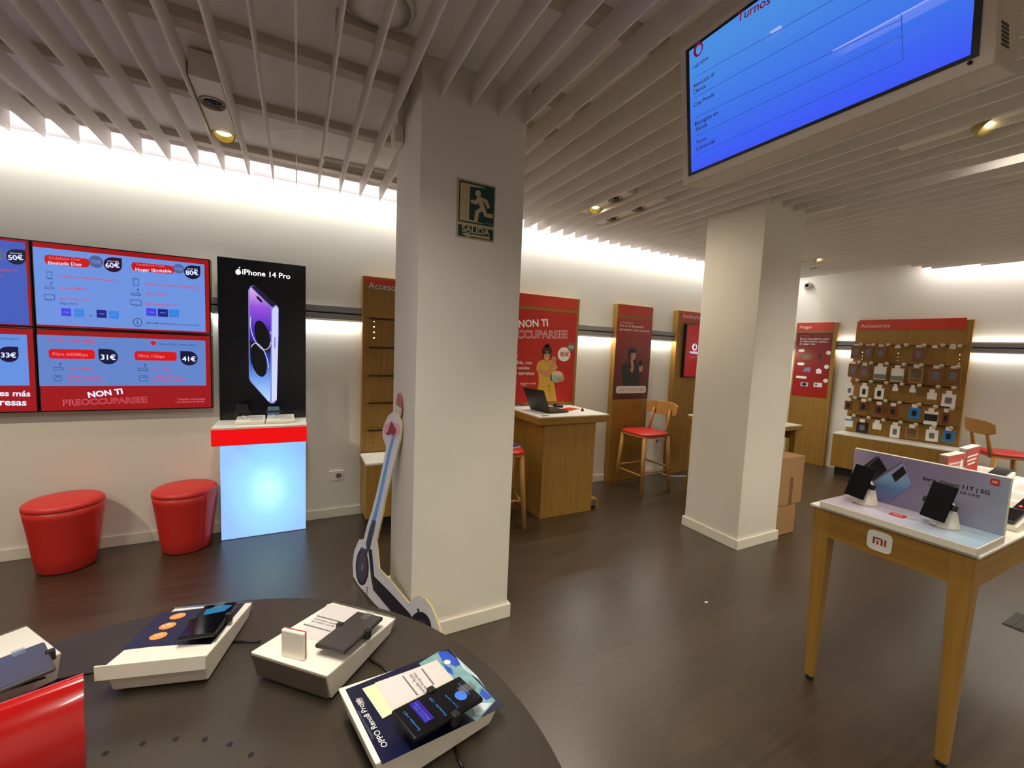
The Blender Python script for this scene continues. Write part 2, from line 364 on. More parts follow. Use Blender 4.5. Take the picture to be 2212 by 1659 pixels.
# ================================================================== ceiling fittings
def fitting(loc, L, lamps, label, cat='ceiling light', name='ceiling_light', aim=None, zz=2.67, group=None):
    t = thing(name, label, cat, (loc[0], loc[1], zz), 0, group)
    b = MB(); b.box(-.062, .062, -L / 2, L / 2, 0, .118, WPLA); b.build('housing', t, .002)
    for (y, on) in lamps:
        Mx = Matrix.Rotation(math.radians(-36 if on else -8), 3, 'X'); c0 = Vector((0, y, -.004 if on else -.004))
        b = MB(); b.lathe([(.050, .03), (.054, .03), (.056, .0), (.056, -.006), (.051, -.008), (.049, .004), (.03, .012)], GOLD if on else LAMPOFF, c0, 28, M=Mx); r = b.build('lamp_ring', t)
        b = MB(); b.lathe([(.042, .004), (.034, -.003), (.01, -.006)], LAMPON if on else GLASSB, c0 + (Mx @ Vector((0, -.014 if on else 0, 0))), 24, sy=.72 if on else .8, M=Mx); b.build('bulb', r)
    return t
fitting((-.374, 2.80), .66, [(-.12, False), (.24, True)], 'white ceiling spotlight box with one lit lamp above the screens')
spot('ceiling_spot_light', (-.374, 3.06, 2.62), (-.7, 3.74, 1.0), 14, WARM, 70)
fitting((2.154, 2.74), .56, [(.10, True), (-.14, False)], 'white ceiling spotlight with yellow lit lamp, beside the exit sign column')
spot('ceiling_spot_light', (2.154, 2.84, 2.62), (2.9, 2.6, .6), 40, WARM, 150, 1)
fitting((2.451, 2.80), .76, [(.18, False), (-.14, False)], 'white ceiling spotlight box with two unlit lamps')
fitting((2.970, .86), .66, [(.0, True)], 'white ceiling spotlight behind the hanging queue screen')
spot('ceiling_spot_light', (2.970, .86, 2.62), (3.1, 1.2, 0), 24, WARM, 85)
fitting((3.863, .74), .66, [(.1, True)], 'white ceiling spotlight nearest the tube lamp, at the picture edge')
spot('ceiling_spot_light', (3.863, .84, 2.62), (4.0, .9, 0), 24, WARM, 85)
fitting((4.90, 2.78), .5, [(.06, True)], 'white ceiling spotlight with lit lamp close to the plain column')
fitting((5.345, 2.80), .6, [(.0, True), (.2, False)], 'white ceiling spotlight, middle one of three near the end wall')
fitting((5.79, 3.02), .5, [(.05, False)], 'white unlit ceiling spotlight nearest the security camera')
spot('ceiling_spot_light', (5.345, 2.80, 2.62), (5.6, 2.4, 0), 30, WARM, 90)
fitting((3.714, 1.98), .36, [], 'short white ceiling box beside the plain column top', 'ceiling box', 'ceiling_box')
for (x, y, tx, ty, pw) in ((-2.3, 2.1, -1.3, 3.6, 90), (.519, 1.16, .45, 1.1, 14), (1.0, -.9, .4, .6, 22), (-.372, 1.13, -.5, 1.2, 12), (2.6, -.6, 2.6, .6, 24), (1.7, .6, 1.9, 1.6, 44), (5.0, .6, 5.2, .8, 34)):
    spot('ceiling_spot_light', (x, y, 2.63), (tx, ty, 0), pw, WARM, 80)  # some of these have no fitting: unseen spots added to brighten the room
fitting((.519, 1.16), .4, [(0, True)], 'white ceiling spotlight above the front of the exit sign column')
fitting((-.372, 1.13), .4, [(0, True)], 'white ceiling spotlight straight above the round table')
for i, (x, y) in enumerate(TUBES):
    lab = ['white linear tube lamp between the slats above the round table', 'white linear tube lamp beyond the hanging queue screen', 'white linear tube lamp before the screens', 'added unseen tube lamp behind the viewpoint, over the entrance side', 'added unseen tube lamp behind the viewpoint, over the long table', 'white linear tube lamp along the end wall'][i]
    t = thing('tube_lamp', lab, 'tube lamp', (x, y, 2.67), 0, 'linear tube lamps between the slats')
    b = MB(); b.box(-.062, .062, -.74, .74, .012, .1, WPLA); b.build('housing', t, .002)
    b = MB(); b.tube([(0, -.68, 0), (0, .68, 0)], .014, TUBEON); b.build('tube', t)
t = thing('air_vent', 'narrow slotted air vent in the ceiling above the accessory shelf', 'air vent', (.40, 3.44, 2.79))
b = MB(); b.box(-.23, .23, -.05, -.042, -.01, .008, WPLA); b.box(-.23, .23, .042, .05, -.01, .008, WPLA); b.box(-.23, -.222, -.042, .042, -.01, .008, WPLA); b.box(.222, .23, -.042, .042, -.01, .008, WPLA); b.build('frame', t)
for k in range(4): b = MB(); b.box(-.222, .222, -.036 + k * .02, -.026 + k * .02, -.004, .006, CARR); b.build('louvre', t)
t = thing('ceiling_speaker', 'round ceiling speaker cut off by the picture top', 'speaker', (.28, 1.79, 2.80))
b = MB(); b.lathe([(.14, 0), (.14, -.012), (.125, -.022)], WPLA, seg=36); b.build('rim', t)
b = MB(); b.lathe([(.122, -.0222), (.05, -.028)], CEIL, seg=36); b.build('grille', t)
t = thing('junction_box', 'small white box on the exit sign column just under the slats', 'junction box', (.455, 2.38, 2.55))
b = MB(); b.box(0, .048, -.05, .05, 0, .085, WPLA); b.build('body', t, .004); b = MB(); b.box(-.003, 0, -.04, .04, .008, .077, WPLA); b.build('cover', t, .001)
t = thing('security_camera', 'small white dome security camera high on the end wall', 'camera', tuple(fw(.15, 0, 2.60)), FA)
CV = Vector((.32, -.94, -.13)).normalized(); CQ = CV.to_track_quat('Z', 'Y').to_matrix()
b = MB(); b.lathe([(.055, 0), (.055, .02), (.045, .03)], WPLA, M=Matrix.Rotation(PI / 2, 3, 'X')); b.build('mount', t)
b = MB(); b.lathe([(.004, -.05), (.03, -.044), (.046, -.02), (.05, .0), (.046, .02), (.034, .037), (.03, .04)], WPLA, (0, -.06, 0), M=CQ); b.build('body', t)
b = MB(); b.lathe([(.027, 0), (.024, .006), (.008, .009)], BLACK, Vector((0, -.06, 0)) + CV * .038, M=CQ); b.build('lens', t)

# ================================================================== video wall (four screens)
def em(n, rgb, k=1, rough=.25): return mat('screen_' + n, rgb, rough, emit=k, spec=.4)
EB1 = em('blue_a', (112, 152, 232), .9); EB2 = em('blue_b', (104, 140, 216), .85); EB3 = em('blue_c', (72, 100, 205), .8); EB4 = em('blue_d', (104, 150, 235), .9)
ER = em('red', (176, 10, 14), .75); EPR = em('pill_red', (196, 22, 26), .75); ETX = em('red_text', (200, 60, 90), .7); EDK = em('navy', (26, 22, 62), .6); EDK2 = em('plum', (52, 14, 50), .6)
EGR = em('grey_blue', (84, 100, 158), .7); EWH = em('white', (200, 214, 250), 1.0); EPK = em('pink', (205, 110, 130), .75); EIC = em('icon', (60, 84, 140), .5); EVI = em('violet', (66, 60, 220), .8); ECY = em('cyan', (50, 120, 215), .8); ENV = em('deep_navy', (30, 34, 130), .7)
for m_ in (EB1, EB2, EB3, EB4, ER): m_.node_tree.nodes['Principled BSDF'].inputs['Base Color'].default_value = (.02, .02, .03, 1)
BEZ = mat('screen_bezel', (18, 10, 14), .3, noise=.1)
def screen(x0, x1, z0, z1, label):
    t = thing('video_wall_screen', label, 'screen', (x0, WY, z0), 0, 'four screens of the video wall')
    b = MB(); w, h = x1 - x0, z1 - z0
    b.box(0, w, -.078, -.01, 0, h, BEZ); b.build('frame', t, .002)
    b = MB(); b.box(.008, w - .008, -.08, -.0785, .008, h - .008, ER); d = b.build('display', t)
    return t, d, Wl(t, -.08, 0, 480, 3.77)
def drop(w, b, c, rx, rz, m, sharp, t, tm, small=None):
    b = MB()
    C = w.P(c); X = w.P((c[0] + rx, c[1])).x - C.x; Z = w.P((c[0], c[1] - rz)).z - C.z
    cor = [1, 1, 1, 1]
    if sharp is not None: cor[sharp] = 0
    w.rr(b, C.x - X, C.x + X, C.z - Z, C.z + Z, m, .0012, min(X, Z) * .98, 0, cor)
    w.txt(b, t, (c[0] - rx * .78, c[1] + rz * .38), (c[0] + rx * .78, c[1] + rz * .40), tm, .002, .02)
    if small: w.txt(b, small, (c[0] - rx * .62, c[1] - rz * .42), (c[0] + rx * .66, c[1] - rz * .38), tm, .002, 0)
    b.build('price_badge', d)
def icon_phone(w, b, x, y):
    b = MB(); w.rect(b, (x - 25, y - 32), (x + 25, y + 32), EIC, .0012, .006); w.rect(b, (x - 20, y - 26), (x + 20, y + 26), EB1, .0015, .004); b.build('tariff_icon', d)
def icon_router(w, b, x, y, bg):
    b = MB(); w.rect(b, (x - 40, y - 2), (x + 40, y + 24), EIC, .0012, .005); w.rect(b, (x - 34, y + 3), (x + 34, y + 19), bg, .0015, .004); w.line(b, (x + 15, y - 2), (x + 15, y - 28), .003, EIC, .0014); w.poly(b, [(x + 2, y - 34), (x + 30, y - 33), (x + 16, y - 20)], EIC, .0014); b.build('tariff_icon', d)
def icon_tv(w, b, x, y):
    b = MB(); w.rect(b, (x - 46, y - 28), (x + 46, y + 24), EIC, .0012, .006); w.rect(b, (x - 40, y - 22), (x + 40, y + 18), EB1, .0015, .004); w.rect(b, (x - 22, y + 26), (x + 22, y + 31), EIC, .0012); b.build('tariff_icon', d)
def icon_fixed(w, b, x, y):
    b = MB(); w.rect(b, (x - 34, y - 24), (x + 34, y + 24), EIC, .0012, .006); w.rect(b, (x - 29, y - 19), (x + 29, y + 19), EB2, .0015, .004); w.rect(b, (x - 14, y - 12), (x + 20, y - 4), EIC, .0017); b.build('tariff_icon', d)

t, d, w = screen(-1.452, -.550, 1.509, 2.042, 'wall screen showing 60 and 80 euro tariffs, upper of the pair beside the phone poster')
b = MB(); w.rect(b, (265, 198), (1675, 893), EB1, .0008); b.build('picture', d)
b = MB()
b2 = MB(); w.rect(b2, (360, 262), (730, 372), EPR, .001, .02); b2.build('plan_banner', d); w.txt(b, 'Vodafone One', (395, 300), (655, 316), EPK); w.txt(b, 'Ilimitada Duo', (395, 343), (665, 356), EWH)
b2 = MB(); w.ell(b2, (782, 322), 60, 50, EGR, .0009); b2.build('old_price_badge', d); w.txt(b, '70€', (738, 335), (826, 342), EB1); drop(w, b, (920, 347), 74, 60, EDK2, 0, '60€', EWH, 'Ahora por')
b2 = MB(); w.rect(b2, (1070, 322), (1418, 424), EPR, .001, .02); b2.build('plan_banner', d); w.txt(b, 'Vodafone One', (1105, 352), (1340, 368), EPK); w.txt(b, 'Hogar Ilimitable', (1105, 396), (1398, 412), EWH)
b2 = MB(); w.ell(b2, (1456, 380), 48, 38, EGR, .0009); b2.build('old_price_badge', d); w.txt(b, '90€', (1422, 390), (1488, 395), EB1); drop(w, b, (1566, 408), 66, 56, EDK, 0, '80€', EWH, 'Ahora por')
icon_phone(w, b, 402, 432); w.txt(b, '2 líneas con datos ilimitados 5G', (485, 450), (958, 482), ETX)
icon_router(w, b, 402, 524, EB1); w.txt(b, 'Fibra 600Mbps', (488, 545), (708, 552), ETX)
icon_tv(w, b, 404, 612); w.txt(b, '40 canales de TV', (490, 632), (742, 640), ETX); w.txt(b, 'Elige entre:', (490, 668), (638, 672), EIC)
icon_phone(w, b, 1108, 488); w.txt(b, '2 líneas con datos ilimitados 5G', (1185, 508), (1618, 542), ETX)
icon_router(w, b, 1108, 577, EB1); w.txt(b, 'Fibra 1Gbps', (1188, 590), (1352, 598), ETX)
icon_tv(w, b, 1108, 656); w.txt(b, '100 canales de TV', (1192, 674), (1438, 684), ETX)
for (x, y, m_) in ((540, 733, EVI), (645, 738, ECY), (828, 747, ENV), (928, 754, ECY), (1233, 733, EVI), (1327, 738, ENV), (1417, 742, ECY)):
    b2 = MB(); w.rect(b2, (x - 42, y - 34), (x + 42, y + 34), m_, .0012, .003); w.rect(b2, (x - 24, y - 4), (x + 24, y + 4), EB4, .0016, .002); b2.build('channel_tile', d)
w.ell(b, (738, 760), 7, 7, EIC)
w.ell(b, (1122, 815), 38, 36, EIC, .0012); w.ell(b, (1122, 815), 31, 29, EB1, .0014); w.txt(b, '1', (1118, 832), (1125, 832), EIC, .002); w.txt(b, 'MultiSIM OneNumber incluido en tarifa', (1195, 826), (1622, 846), EIC)
b.build('lettering', d)

t, d, w = screen(-1.452, -.550, .974, 1.506, 'wall screen showing 31 and 41 euro fibre tariffs above a red slogan band')
b = MB(); w.rect(b, (300, 915), (1680, 1330), EB2, .0008); b.build('picture', d)
b = MB()
w.txt(b, 'Tarifas solo fibra', (385, 970), (775, 984), ETX, off=.015); w.poly(b, [(1225, 972), (1248, 966), (1272, 974), (1268, 992), (1248, 1006), (1230, 990)], EPR); w.txt(b, 'Secure Net 3 meses gratis', (1297, 1000), (1602, 1006), EIC)
b2 = MB(); w.rect(b2, (395, 1030), (775, 1116), EPR, .001, .016); b2.build('plan_banner', d); w.txt(b, 'Fibra 600Mbps', (430, 1086), (716, 1090), EPK, off=.015); drop(w, b, (883, 1095), 78, 62, EDK, 1, '31€', EWH)
b2 = MB(); w.rect(b2, (1095, 1048), (1440, 1130), EPR, .001, .016); b2.build('plan_banner', d); w.txt(b, 'Fibra 1Gbps', (1128, 1100), (1340, 1104), EPK, off=.015); drop(w, b, (1540, 1109), 70, 58, EDK, 1, '41€', EWH)
icon_router(w, b, 475, 1182, EB2); w.txt(b, 'Fibra 600Mbps', (550, 1200), (768, 1202), ETX); icon_fixed(w, b, 472, 1268); w.txt(b, 'Teléfono Fijo con', (550, 1263), (806, 1263), ETX); w.txt(b, 'llamadas ilimitadas', (550, 1290), (845, 1290), ETX)
icon_router(w, b, 1166, 1188, EB2); w.txt(b, 'Fibra 1Gbps', (1237, 1206), (1396, 1206), ETX); icon_fixed(w, b, 1168, 1272); w.txt(b, 'Teléfono Fijo con', (1240, 1266), (1475, 1266), ETX); w.txt(b, 'llamadas ilimitadas', (1240, 1293), (1506, 1293), ETX)
w.txt(b, 'NON TI', (722, 1428), (1003, 1396), EWH, .002, .035); w.txt(b, 'PREOCCUPAREEE', (510, 1494), (1202, 1466), EPK, .002, 0, ER)
w.txt(b, 'Consulta condiciones', (1448, 1449), (1670, 1445), EPK); w.txt(b, 'y productos en tienda', (1430, 1470), (1665, 1466), EPK)
b.build('lettering', d)

t, d, w = screen(-2.358, -1.456, 1.509, 2.042, 'wall screen showing a 50 euro price, cut by the picture edge')
b = MB(); w.rect(b, (-800, 60), (240, 836), EB3, .0008); b.build('picture', d)
b = MB(); b2 = MB(); w.ell(b2, (-8, 262), 60, 50, EGR, .0009); b2.build('old_price_badge', d); drop(w, b, (132, 283), 78, 62, EDK, 0, '50€', EWH, 'Ahora por'); w.txt(b, '2 líneas con datos ilimitados 5G', (-320, 382), (147, 402), ETX); w.txt(b, 'Fibra 300Mbps', (-200, 436), (20, 438), ETX); b.build('lettering', d)
t, d, w = screen(-2.358, -1.456, .974, 1.506, 'wall screen showing a 33 euro price, lower one at the picture edge')
b = MB(); w.rect(b, (-800, 880), (242, 1330), EB4, .0008); b.build('picture', d)
b = MB(); w.txt(b, '3 meses gratis', (-40, 950), (158, 958), EIC); drop(w, b, (72, 1076), 80, 64, EDK, 0, '33€', EWH); w.txt(b, 'es más', (-4, 1414), (248, 1418), EWH, .002, .02); w.txt(b, 'resas', (0, 1490), (217, 1492), EWH, .002, .02); b.build('lettering', d)

# ================================================================== phone advert stand
t = thing('display_plinth', 'white display plinth with red band and glowing blue front panel', 'plinth', (-.497, 3.61, 0))
b = MB(); b.box(0, .557, -.004, .165, 0, .80, WHITE); b.build('body', t, .002)
GLOW = bpy.data.materials.new('glowing_panel'); GLOW.use_nodes = True
nt = GLOW.node_tree; pb = nt.nodes['Principled BSDF']; pb.inputs['Base Color'].default_value = (.25, .3, .35, 1); pb.inputs['Roughness'].default_value = .35
tc = nt.nodes.new('ShaderNodeTexCoord'); mp = nt.nodes.new('ShaderNodeMapping'); mp.inputs['Location'].default_value = (-.30, 0, -.36); vm = nt.nodes.new('ShaderNodeVectorMath'); vm.operation = 'LENGTH'
sc_ = nt.nodes.new('ShaderNodeVectorMath'); sc_.operation = 'MULTIPLY'; sc_.inputs[1].default_value = (3.3, 0, 2.3); rp = nt.nodes.new('ShaderNodeValToRGB')
rp.color_ramp.elements.new(.5)
for k_, (p_, c_) in enumerate([(.05, (186, 250, 255)), (.5, (140, 208, 250)), (1, (132, 178, 236))]): rp.color_ramp.elements[k_].position = p_; rp.color_ramp.elements[k_].color = (*s2l(c_), 1)
for a_, b_ in ((tc.outputs['Object'], mp.inputs[0]), (mp.outputs[0], sc_.inputs[0]), (sc_.outputs[0], vm.inputs[0]), (vm.outputs['Value'], rp.inputs[0]), (rp.outputs[0], pb.inputs['Emission Color'])): nt.links.new(a_, b_)
pb.inputs['Emission Strength'].default_value = 1.15
b = MB(); b.box(0, .557, -.012, -.0045, .006, .795, GLOW); b.build('light_panel', t)
b = MB(); b.box(0, .557, -.343, .13, .782, .905, WHITE); b.build('top', t, .003)
EREDB = mat('glowing_red_band', (226, 8, 14), .3, emit=.75)
b = MB(); b.box(-.001, .558, -.3455, -.3435, .786, .892, EREDB); b.build('red_band', t)
t = thing('advertising_screen', 'tall black lit poster with a violet phone, on the red-banded plinth', 'advertising screen', (-.490, 3.57, .905))
b = MB(); b.box(0, .55, .0, .06, .0, 1.146, BLACK); b.build('frame', t, .002)
EBK = mat('screen_black', (6, 7, 12), .2, emit=.6); EAW = em('poster_white', (245, 248, 255), 1.2)
b = MB(); b.box(.002, .548, -.002, 0, .002, 1.144, EBK); d = b.build('display', t)
w = Wl(t, -.002, 440, 500, 2.37)
b = MB(); w.txt(b, 'iPhone 14 Pro', (197, 218), (443, 244), EAW, .001, .012)
w.ell(b, (178, 207), 13, 14, EAW, .0006); w.ell(b, (173, 208), 10, 13, EAW, .0007); w.poly(b, [(178, 190), (180, 184), (187, 180), (186, 187)], EAW, .0007); w.ell(b, (193, 203), 5, 6, EBK, .001); b.build('lettering', d)
# picture of the phone: side rails, screen with coloured arcs
EFR = em('phone_rail', (120, 124, 190), .9); EFL = em('phone_rail_light', (190, 198, 245), .9); EDKV = em('phone_dark', (34, 26, 60), .7)
def zof(y): return (w.P((300, y))).z
EUP = grad('phone_upper', [(0, (20, 16, 40)), (.35, (70, 40, 190)), (.7, (150, 80, 220)), (1, (225, 175, 235))], 2, zof(610), zof(290), .3, 1)
ELO = grad('phone_lower', [(0, (185, 220, 255)), (.4, (120, 165, 240)), (.75, (40, 70, 190)), (1, (10, 12, 30))], 2, zof(870), zof(600), .3, 1)
b = MB()
w.poly(b, [(240, 280), (265, 277), (372, 375), (383, 392), (384, 520), (378, 720), (373, 865), (362, 880), (342, 880), (330, 870), (240, 770), (232, 750), (228, 300)], EFR, .0006)
w.poly(b, [(265, 277), (372, 375), (350, 388), (243, 284)], EDKV, .0009); w.poly(b, [(350, 400), (372, 380), (383, 395), (374, 860), (348, 876)], EFL, .0008); w.poly(b, [(361, 540), (368, 542), (368, 600), (361, 596)], EFR, .001)
scr = [(236, 292), (245, 290), (338, 384), (345, 400), (341, 860), (334, 872), (243, 764), (235, 745)]
w.poly(b, scr, EBK, .001)
def arc(cx_, cy_, rx, ry, a0, a1, n=14): return [(cx_ + rx * math.cos(math.radians(a0 + (a1 - a0) * k / n)), cy_ + ry * math.sin(math.radians(a0 + (a1 - a0) * k / n))) for k in range(n + 1)]
w.poly(b, [(236, 292), (245, 290), (338, 384), (345, 400), (343, 625), (235, 560)], EUP, .0012)
w.poly(b, [(235, 555), (343, 620), (341, 860), (334, 872), (243, 764), (235, 745)], ELO, .0013)
def earc(cx_, cy_, rx, ry, a0, a1, sk, n=26): return [(cx_ + rx * math.cos(math.radians(a0 + (a1 - a0) * k / n)), cy_ + ry * math.sin(math.radians(a0 + (a1 - a0) * k / n)) + sk * rx * math.cos(math.radians(a0 + (a1 - a0) * k / n))) for k in range(n + 1)]
w.poly(b, earc(299, 530, 40, 68, 0, 346, .75), EBK, .0016); w.poly(b, earc(282, 662, 42, 76, 0, 346, .75), EBK, .0017)
EARC = em('phone_arc', (200, 205, 250), .9)
for pts in (earc(292, 505, 53, 92, -20, 200, .75), earc(284, 668, 48, 88, -150, -5, .75)):
    for p0, p1 in zip(pts, pts[1:]):
        if 234 < p0[0] < 344 and 234 < p1[0] < 344: w.line(b, p0, p1, .0045, EARC, .002)
w.poly(b, [(270, 332), (276, 330), (298, 352), (300, 364), (294, 364), (272, 342)], EBK, .0016)
b.build('phone_picture', d)
# two trays with tethered phones
for i, (x, lab, col) in enumerate(((-.288, 'white display tray under the poster, holding the black phone', BLACK), (-.105, 'white display tray under the poster, holding the blue phone', mat('blue_phone', (86, 118, 150), .3, noise=.05)))):
    tr = thing('phone_tray', lab, 'display tray', (x, 3.34, .905), 0, 'display trays on the plinth')
    b = MB(); b.hexa([(-.088, 0, 0), (.088, 0, 0), (.088, .13, 0), (-.088, .13, 0), (-.088, 0, .022), (.088, 0, .022), (.084, .13, .046), (-.084, .13, .046)], WPLA); b.build('body', tr, .004)
    b = MB(); b.poly([(.0, .02, .0272), (.074, .02, .0272), (.072, .105, .0427), (.0, .105, .0427)], mat('grey_price_card', (196, 186, 180), .5, noise=.05)); b.build('price_card', tr)
    ph = thing('phone', ('black phone tilted on the tray under the poster', 'light blue phone upright on the tray under the poster')[i], 'phone', (x - .045, 3.40, .957), (.25, 0)[i])
    Mx = Matrix.Rotation(math.radians(-28), 4, 'X')
    b = MB(); b.box(-.036, .036, -.004, .004, 0, .085 - .02 * i, col, Mx); b.build('body', ph, .003)
    b = MB(); b.box(-.046, .046, -.008, .006, .02, .034, BLACK, Mx); b.build('clamp', ph, .002)
    b = MB(); b.tube([(0, -.006, .004), (.004, -.02, -.008), (.01, -.028, -.012), (.018, -.02, -.013)], .0035, WCORD); b.build('cable', ph)
# wall socket and poufs
def socket(loc, lab, rz=0):
    t = thing('wall_socket', lab, 'socket', loc, rz)
    b = MB(); b.box(-.075, .04, -.012, 0, -.042, .042, WPLA); b.build('plate', t, .003)
    b = MB(); b.lathe([(.022, 0), (.022, .006), (.017, .006), (.016, .0035)], PGREY, (-.0, -.0125, 0), M=Matrix.Rotation(PI / 2, 3, 'X'), seg=20); b.build('outlet', t)
    return t
socket((.315, WY, .362), 'white double wall socket between the glowing plinth and accessory cabinet')
def pouf(loc, lab, rz=0):
    t = thing('pouf', lab, 'pouf', loc, rz, 'red poufs under the screens')
    b = MB(); b.lathe([(.128, .002), (.138, .012), (.15, .10), (.166, .25), (.180, .36), (.186, .405)], LEATH, seg=48); b.build('body', t)
    b = MB(); b.lathe([(.186, .405), (.187, .418), (.182, .432), (.17, .440), (.13, .444), (.05, .446)], LEATH, seg=48); b.build('seat_cushion', t)
    b = MB(); b.tube([(.139 * math.cos(-.6), .139 * math.sin(-.6), .012), (.152 * math.cos(-.6), .152 * math.sin(-.6), .10), (.168 * math.cos(-.6), .168 * math.sin(-.6), .25), (.189 * math.cos(-.6), .189 * math.sin(-.6), .402)], .0025, LEATH, 6); b.build('seam', t)
pouf((-1.31, 3.565, 0), 'red leatherette pouf below the fibre tariff screen, bigger in view', 1.2)
pouf((-.70, 3.59, 0), 'red leatherette pouf beside the glowing plinth', -.1)
pouf((-1.985, 3.57, 0), 'red leatherette pouf out past the picture edge, its shadow on the wall', .4)

# ================================================================== boards on the long wall
BD = .075
def board(name, label, x0, x1, loc=None, rz=0, h=2.05, z0=0):
    t = thing(name, label, 'display board', loc or (x0, WY, 0), rz)
    b = MB(); b.box(0, x1 - x0, -BD, -.002, z0, h, OAK); b.build('panel', t, .003); return t
GROV = mat('dark_wood_groove', (66, 46, 24), .6, noise=.1)
def rails_on(t, w, rows, xa, xb):
    for z in rows:
        b = MB(); b.box(xa, xb, -BD - .012, -BD, z - .028, z - .016, OAKX); b.box(xa, xb, -BD - .012, -BD, z + .004, z + .012, OAKX); b.box(xa + .03, xb - .03, -BD - .004, -BD, z - .012, z + .0, GROV); b.build('hook_rail', t)
# accessory shelf beside the exit sign column
t = board('accessory_board', 'oak slotted accessory panel, empty, half hidden by the exit sign column', .485, 1.27, z0=.45)
w = Wl(t, -BD, 440, 500, 2.37)
b = MB(); w.rect(b, (828, 237), (1290, 318), RED, .004, 0, .004); hd = b.build('header_sign', t)
b = MB(); w.txt(b, 'Accesorios', (843, 290), (1052, 312), PWHITE, .0055, 0); b.build('lettering', hd)
rails_on(t, w, [w.P((900, y)).z for y in (445, 592, 735, 875, 1013)], .03, .75)
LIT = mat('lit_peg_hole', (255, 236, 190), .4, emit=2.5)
b = MB()
for y in (460, 488, 516, 545, 603, 628): w.ell(b, (872, y), 4, 4, LIT if y < 560 else DARK, .0012, 10)
for y in (1050, 1078, 1105): w.ell(b, (866, y), 3, 3, DARK, .0012, 10)
b.build('peg_holes', t)
def cabinet(label, loc, rz, wd):
    t = thing('low_cabinet', label, 'cabinet', loc, rz)
    b = MB(); b.box(0, wd, -.42, -BD - .02, .105, .54, OAK); b.build('body', t, .003)
    b = MB(); b.box(-.002, wd + .002, -.424, -BD - .016, .54, .558, WHITE); b.build('top', t, .003)
    b = MB(); b.box(.04, wd - .04, -.36, -BD - .06, 0, .105, DARK); b.build('base', t)
    n = 2
    for k in range(n):
        b = MB(); b.box(wd * k / n + .002, wd * (k + 1) / n - .002, -.423, -.42, .11, .535, OAK); b.build('door', t, .001)
    return t
cabinet('low oak cabinet with white top, under the empty accessory panel', (.478, WY, 0), 0, .79)
# slogan board
t = board('slogan_board', 'oak board with red slogan poster behind the laptop desk', 1.42, 2.68)
w = Wl(t, -BD, 1080, 600, 2.963)
def X(p): return w.P(p).x
b = MB(); w.rr(b, .03, 1.23, w.P((450, 207)).z, w.P((450, 135)).z, RED, .004, 0, .004); b.build('header_sign', t)
zt_, zb_ = w.P((460, 226)).z, w.P((470, 793)).z
b = MB(); w.rr(b, .03, 1.225, zb_, zt_, REDP, .005, 0, .005); po = b.build('poster', t)
b = MB(); D = .0065
w.txt(b, 'NON TI', (118, 318), (306, 308), PWHITE, D, .03); w.txt(b, 'PREOCCUPAREEE', (-56, 388), (432, 386), PWHITE, D, 0, REDP)
w.txt(b, 'VODAFONE ONE', (-19, 504), (113, 507), PWHITE, D, .01); w.txt(b, 'Hogar Ilimitable, con', (-62, 550), (204, 553), PWHITE, D, .012); w.txt(b, 'más de 100 canales', (-27, 583), (187, 586), PWHITE, D, .012); w.txt(b, 'y todos los estrenos', (-32, 619), (217, 622), PWHITE, D, .012)
w.txt(b, 'amazon prime', (128, 680), (228, 682), PWHITE, D, .005); w.line(b, (135, 686), (165, 689), .006, PWHITE, D); w.ell(b, (78, 672), 22, 24, PWHITE, D); w.ell(b, (77, 674), 18, 20, REDP, D + .0004); w.poly(b, [(92, 672), (103, 676), (93, 684)], PWHITE, D)
w.ell(b, (408, 490), 40, 46, PWHITE, D); w.txt(b, '80€', (383, 503), (440, 505), REDP, D + .001, .01); w.ell(b, (453, 444), 22, 28, PGREY, D + .0005); w.txt(b, '90€', (436, 452), (469, 454), PWHITE, D + .0015, 0)
b.build('lettering', po)
b = MB()
w.poly(b, [(252, 532), (282, 522), (300, 545), (322, 524), (348, 535), (368, 575), (346, 596), (352, 630), (342, 668), (352, 720), (361, 790), (236, 793), (238, 730), (246, 660), (244, 612), (230, 585), (236, 550)], YELL, D)
w.poly(b, [(290, 520), (312, 520), (308, 548), (298, 552)], SKIN, D + .0006)
w.ell(b, (299, 468), 32, 34, HAIR, D + .0004); w.ell(b, (302, 434), 16, 13, HAIR, D + .0004); w.poly(b, [(268, 470), (274, 520), (284, 515), (282, 470)], HAIR, D + .0005); w.poly(b, [(322, 470), (328, 505), (320, 515), (316, 470)], HAIR, D + .0005)
w.ell(b, (298, 500), 19, 30, SKIN, D + .0008); w.poly(b, [(276, 470), (300, 478), (322, 470), (318, 488), (298, 483), (280, 490)], HAIR, D + .001)
for ex in (289, 308): w.ell(b, (ex, 494), 3.5, 2.5, PBLACK, D + .0012, 10)
w.ell(b, (298, 504), 2.5, 5, mat('printed_nose', (186, 116, 84), .4, noise=.05), D + .0012, 10); w.poly(b, [(287, 512), (298, 516), (309, 512), (304, 520), (292, 520)], PWHITE, D + .0012)
w.poly(b, [(238, 588), (262, 580), (298, 600), (332, 540), (352, 546), (318, 622), (300, 636), (262, 622)], SKIN, D + .0012)
w.poly(b, [(330, 540), (328, 515), (336, 500), (342, 508), (350, 502), (358, 520), (352, 548)], SKIN, D + .0014); w.line(b, (338, 515), (342, 535), .005, HAIR, D + .0018)
w.poly(b, [(345, 585), (372, 600), (392, 612), (408, 620), (410, 655), (392, 662), (380, 640)], SKIN, D + .0005)
w.ell(b, (364, 618), 34, 22, POPC, D + .0016); w.poly(b, [(327, 622), (398, 628), (396, 650), (382, 664), (355, 672), (335, 660), (328, 642)], TEAL, D + .002); w.poly(b, [(318, 622), (328, 616), (334, 662), (322, 655)], mat('printed_dark_sleeve', (74, 44, 50), .4, noise=.05), D + .0018)
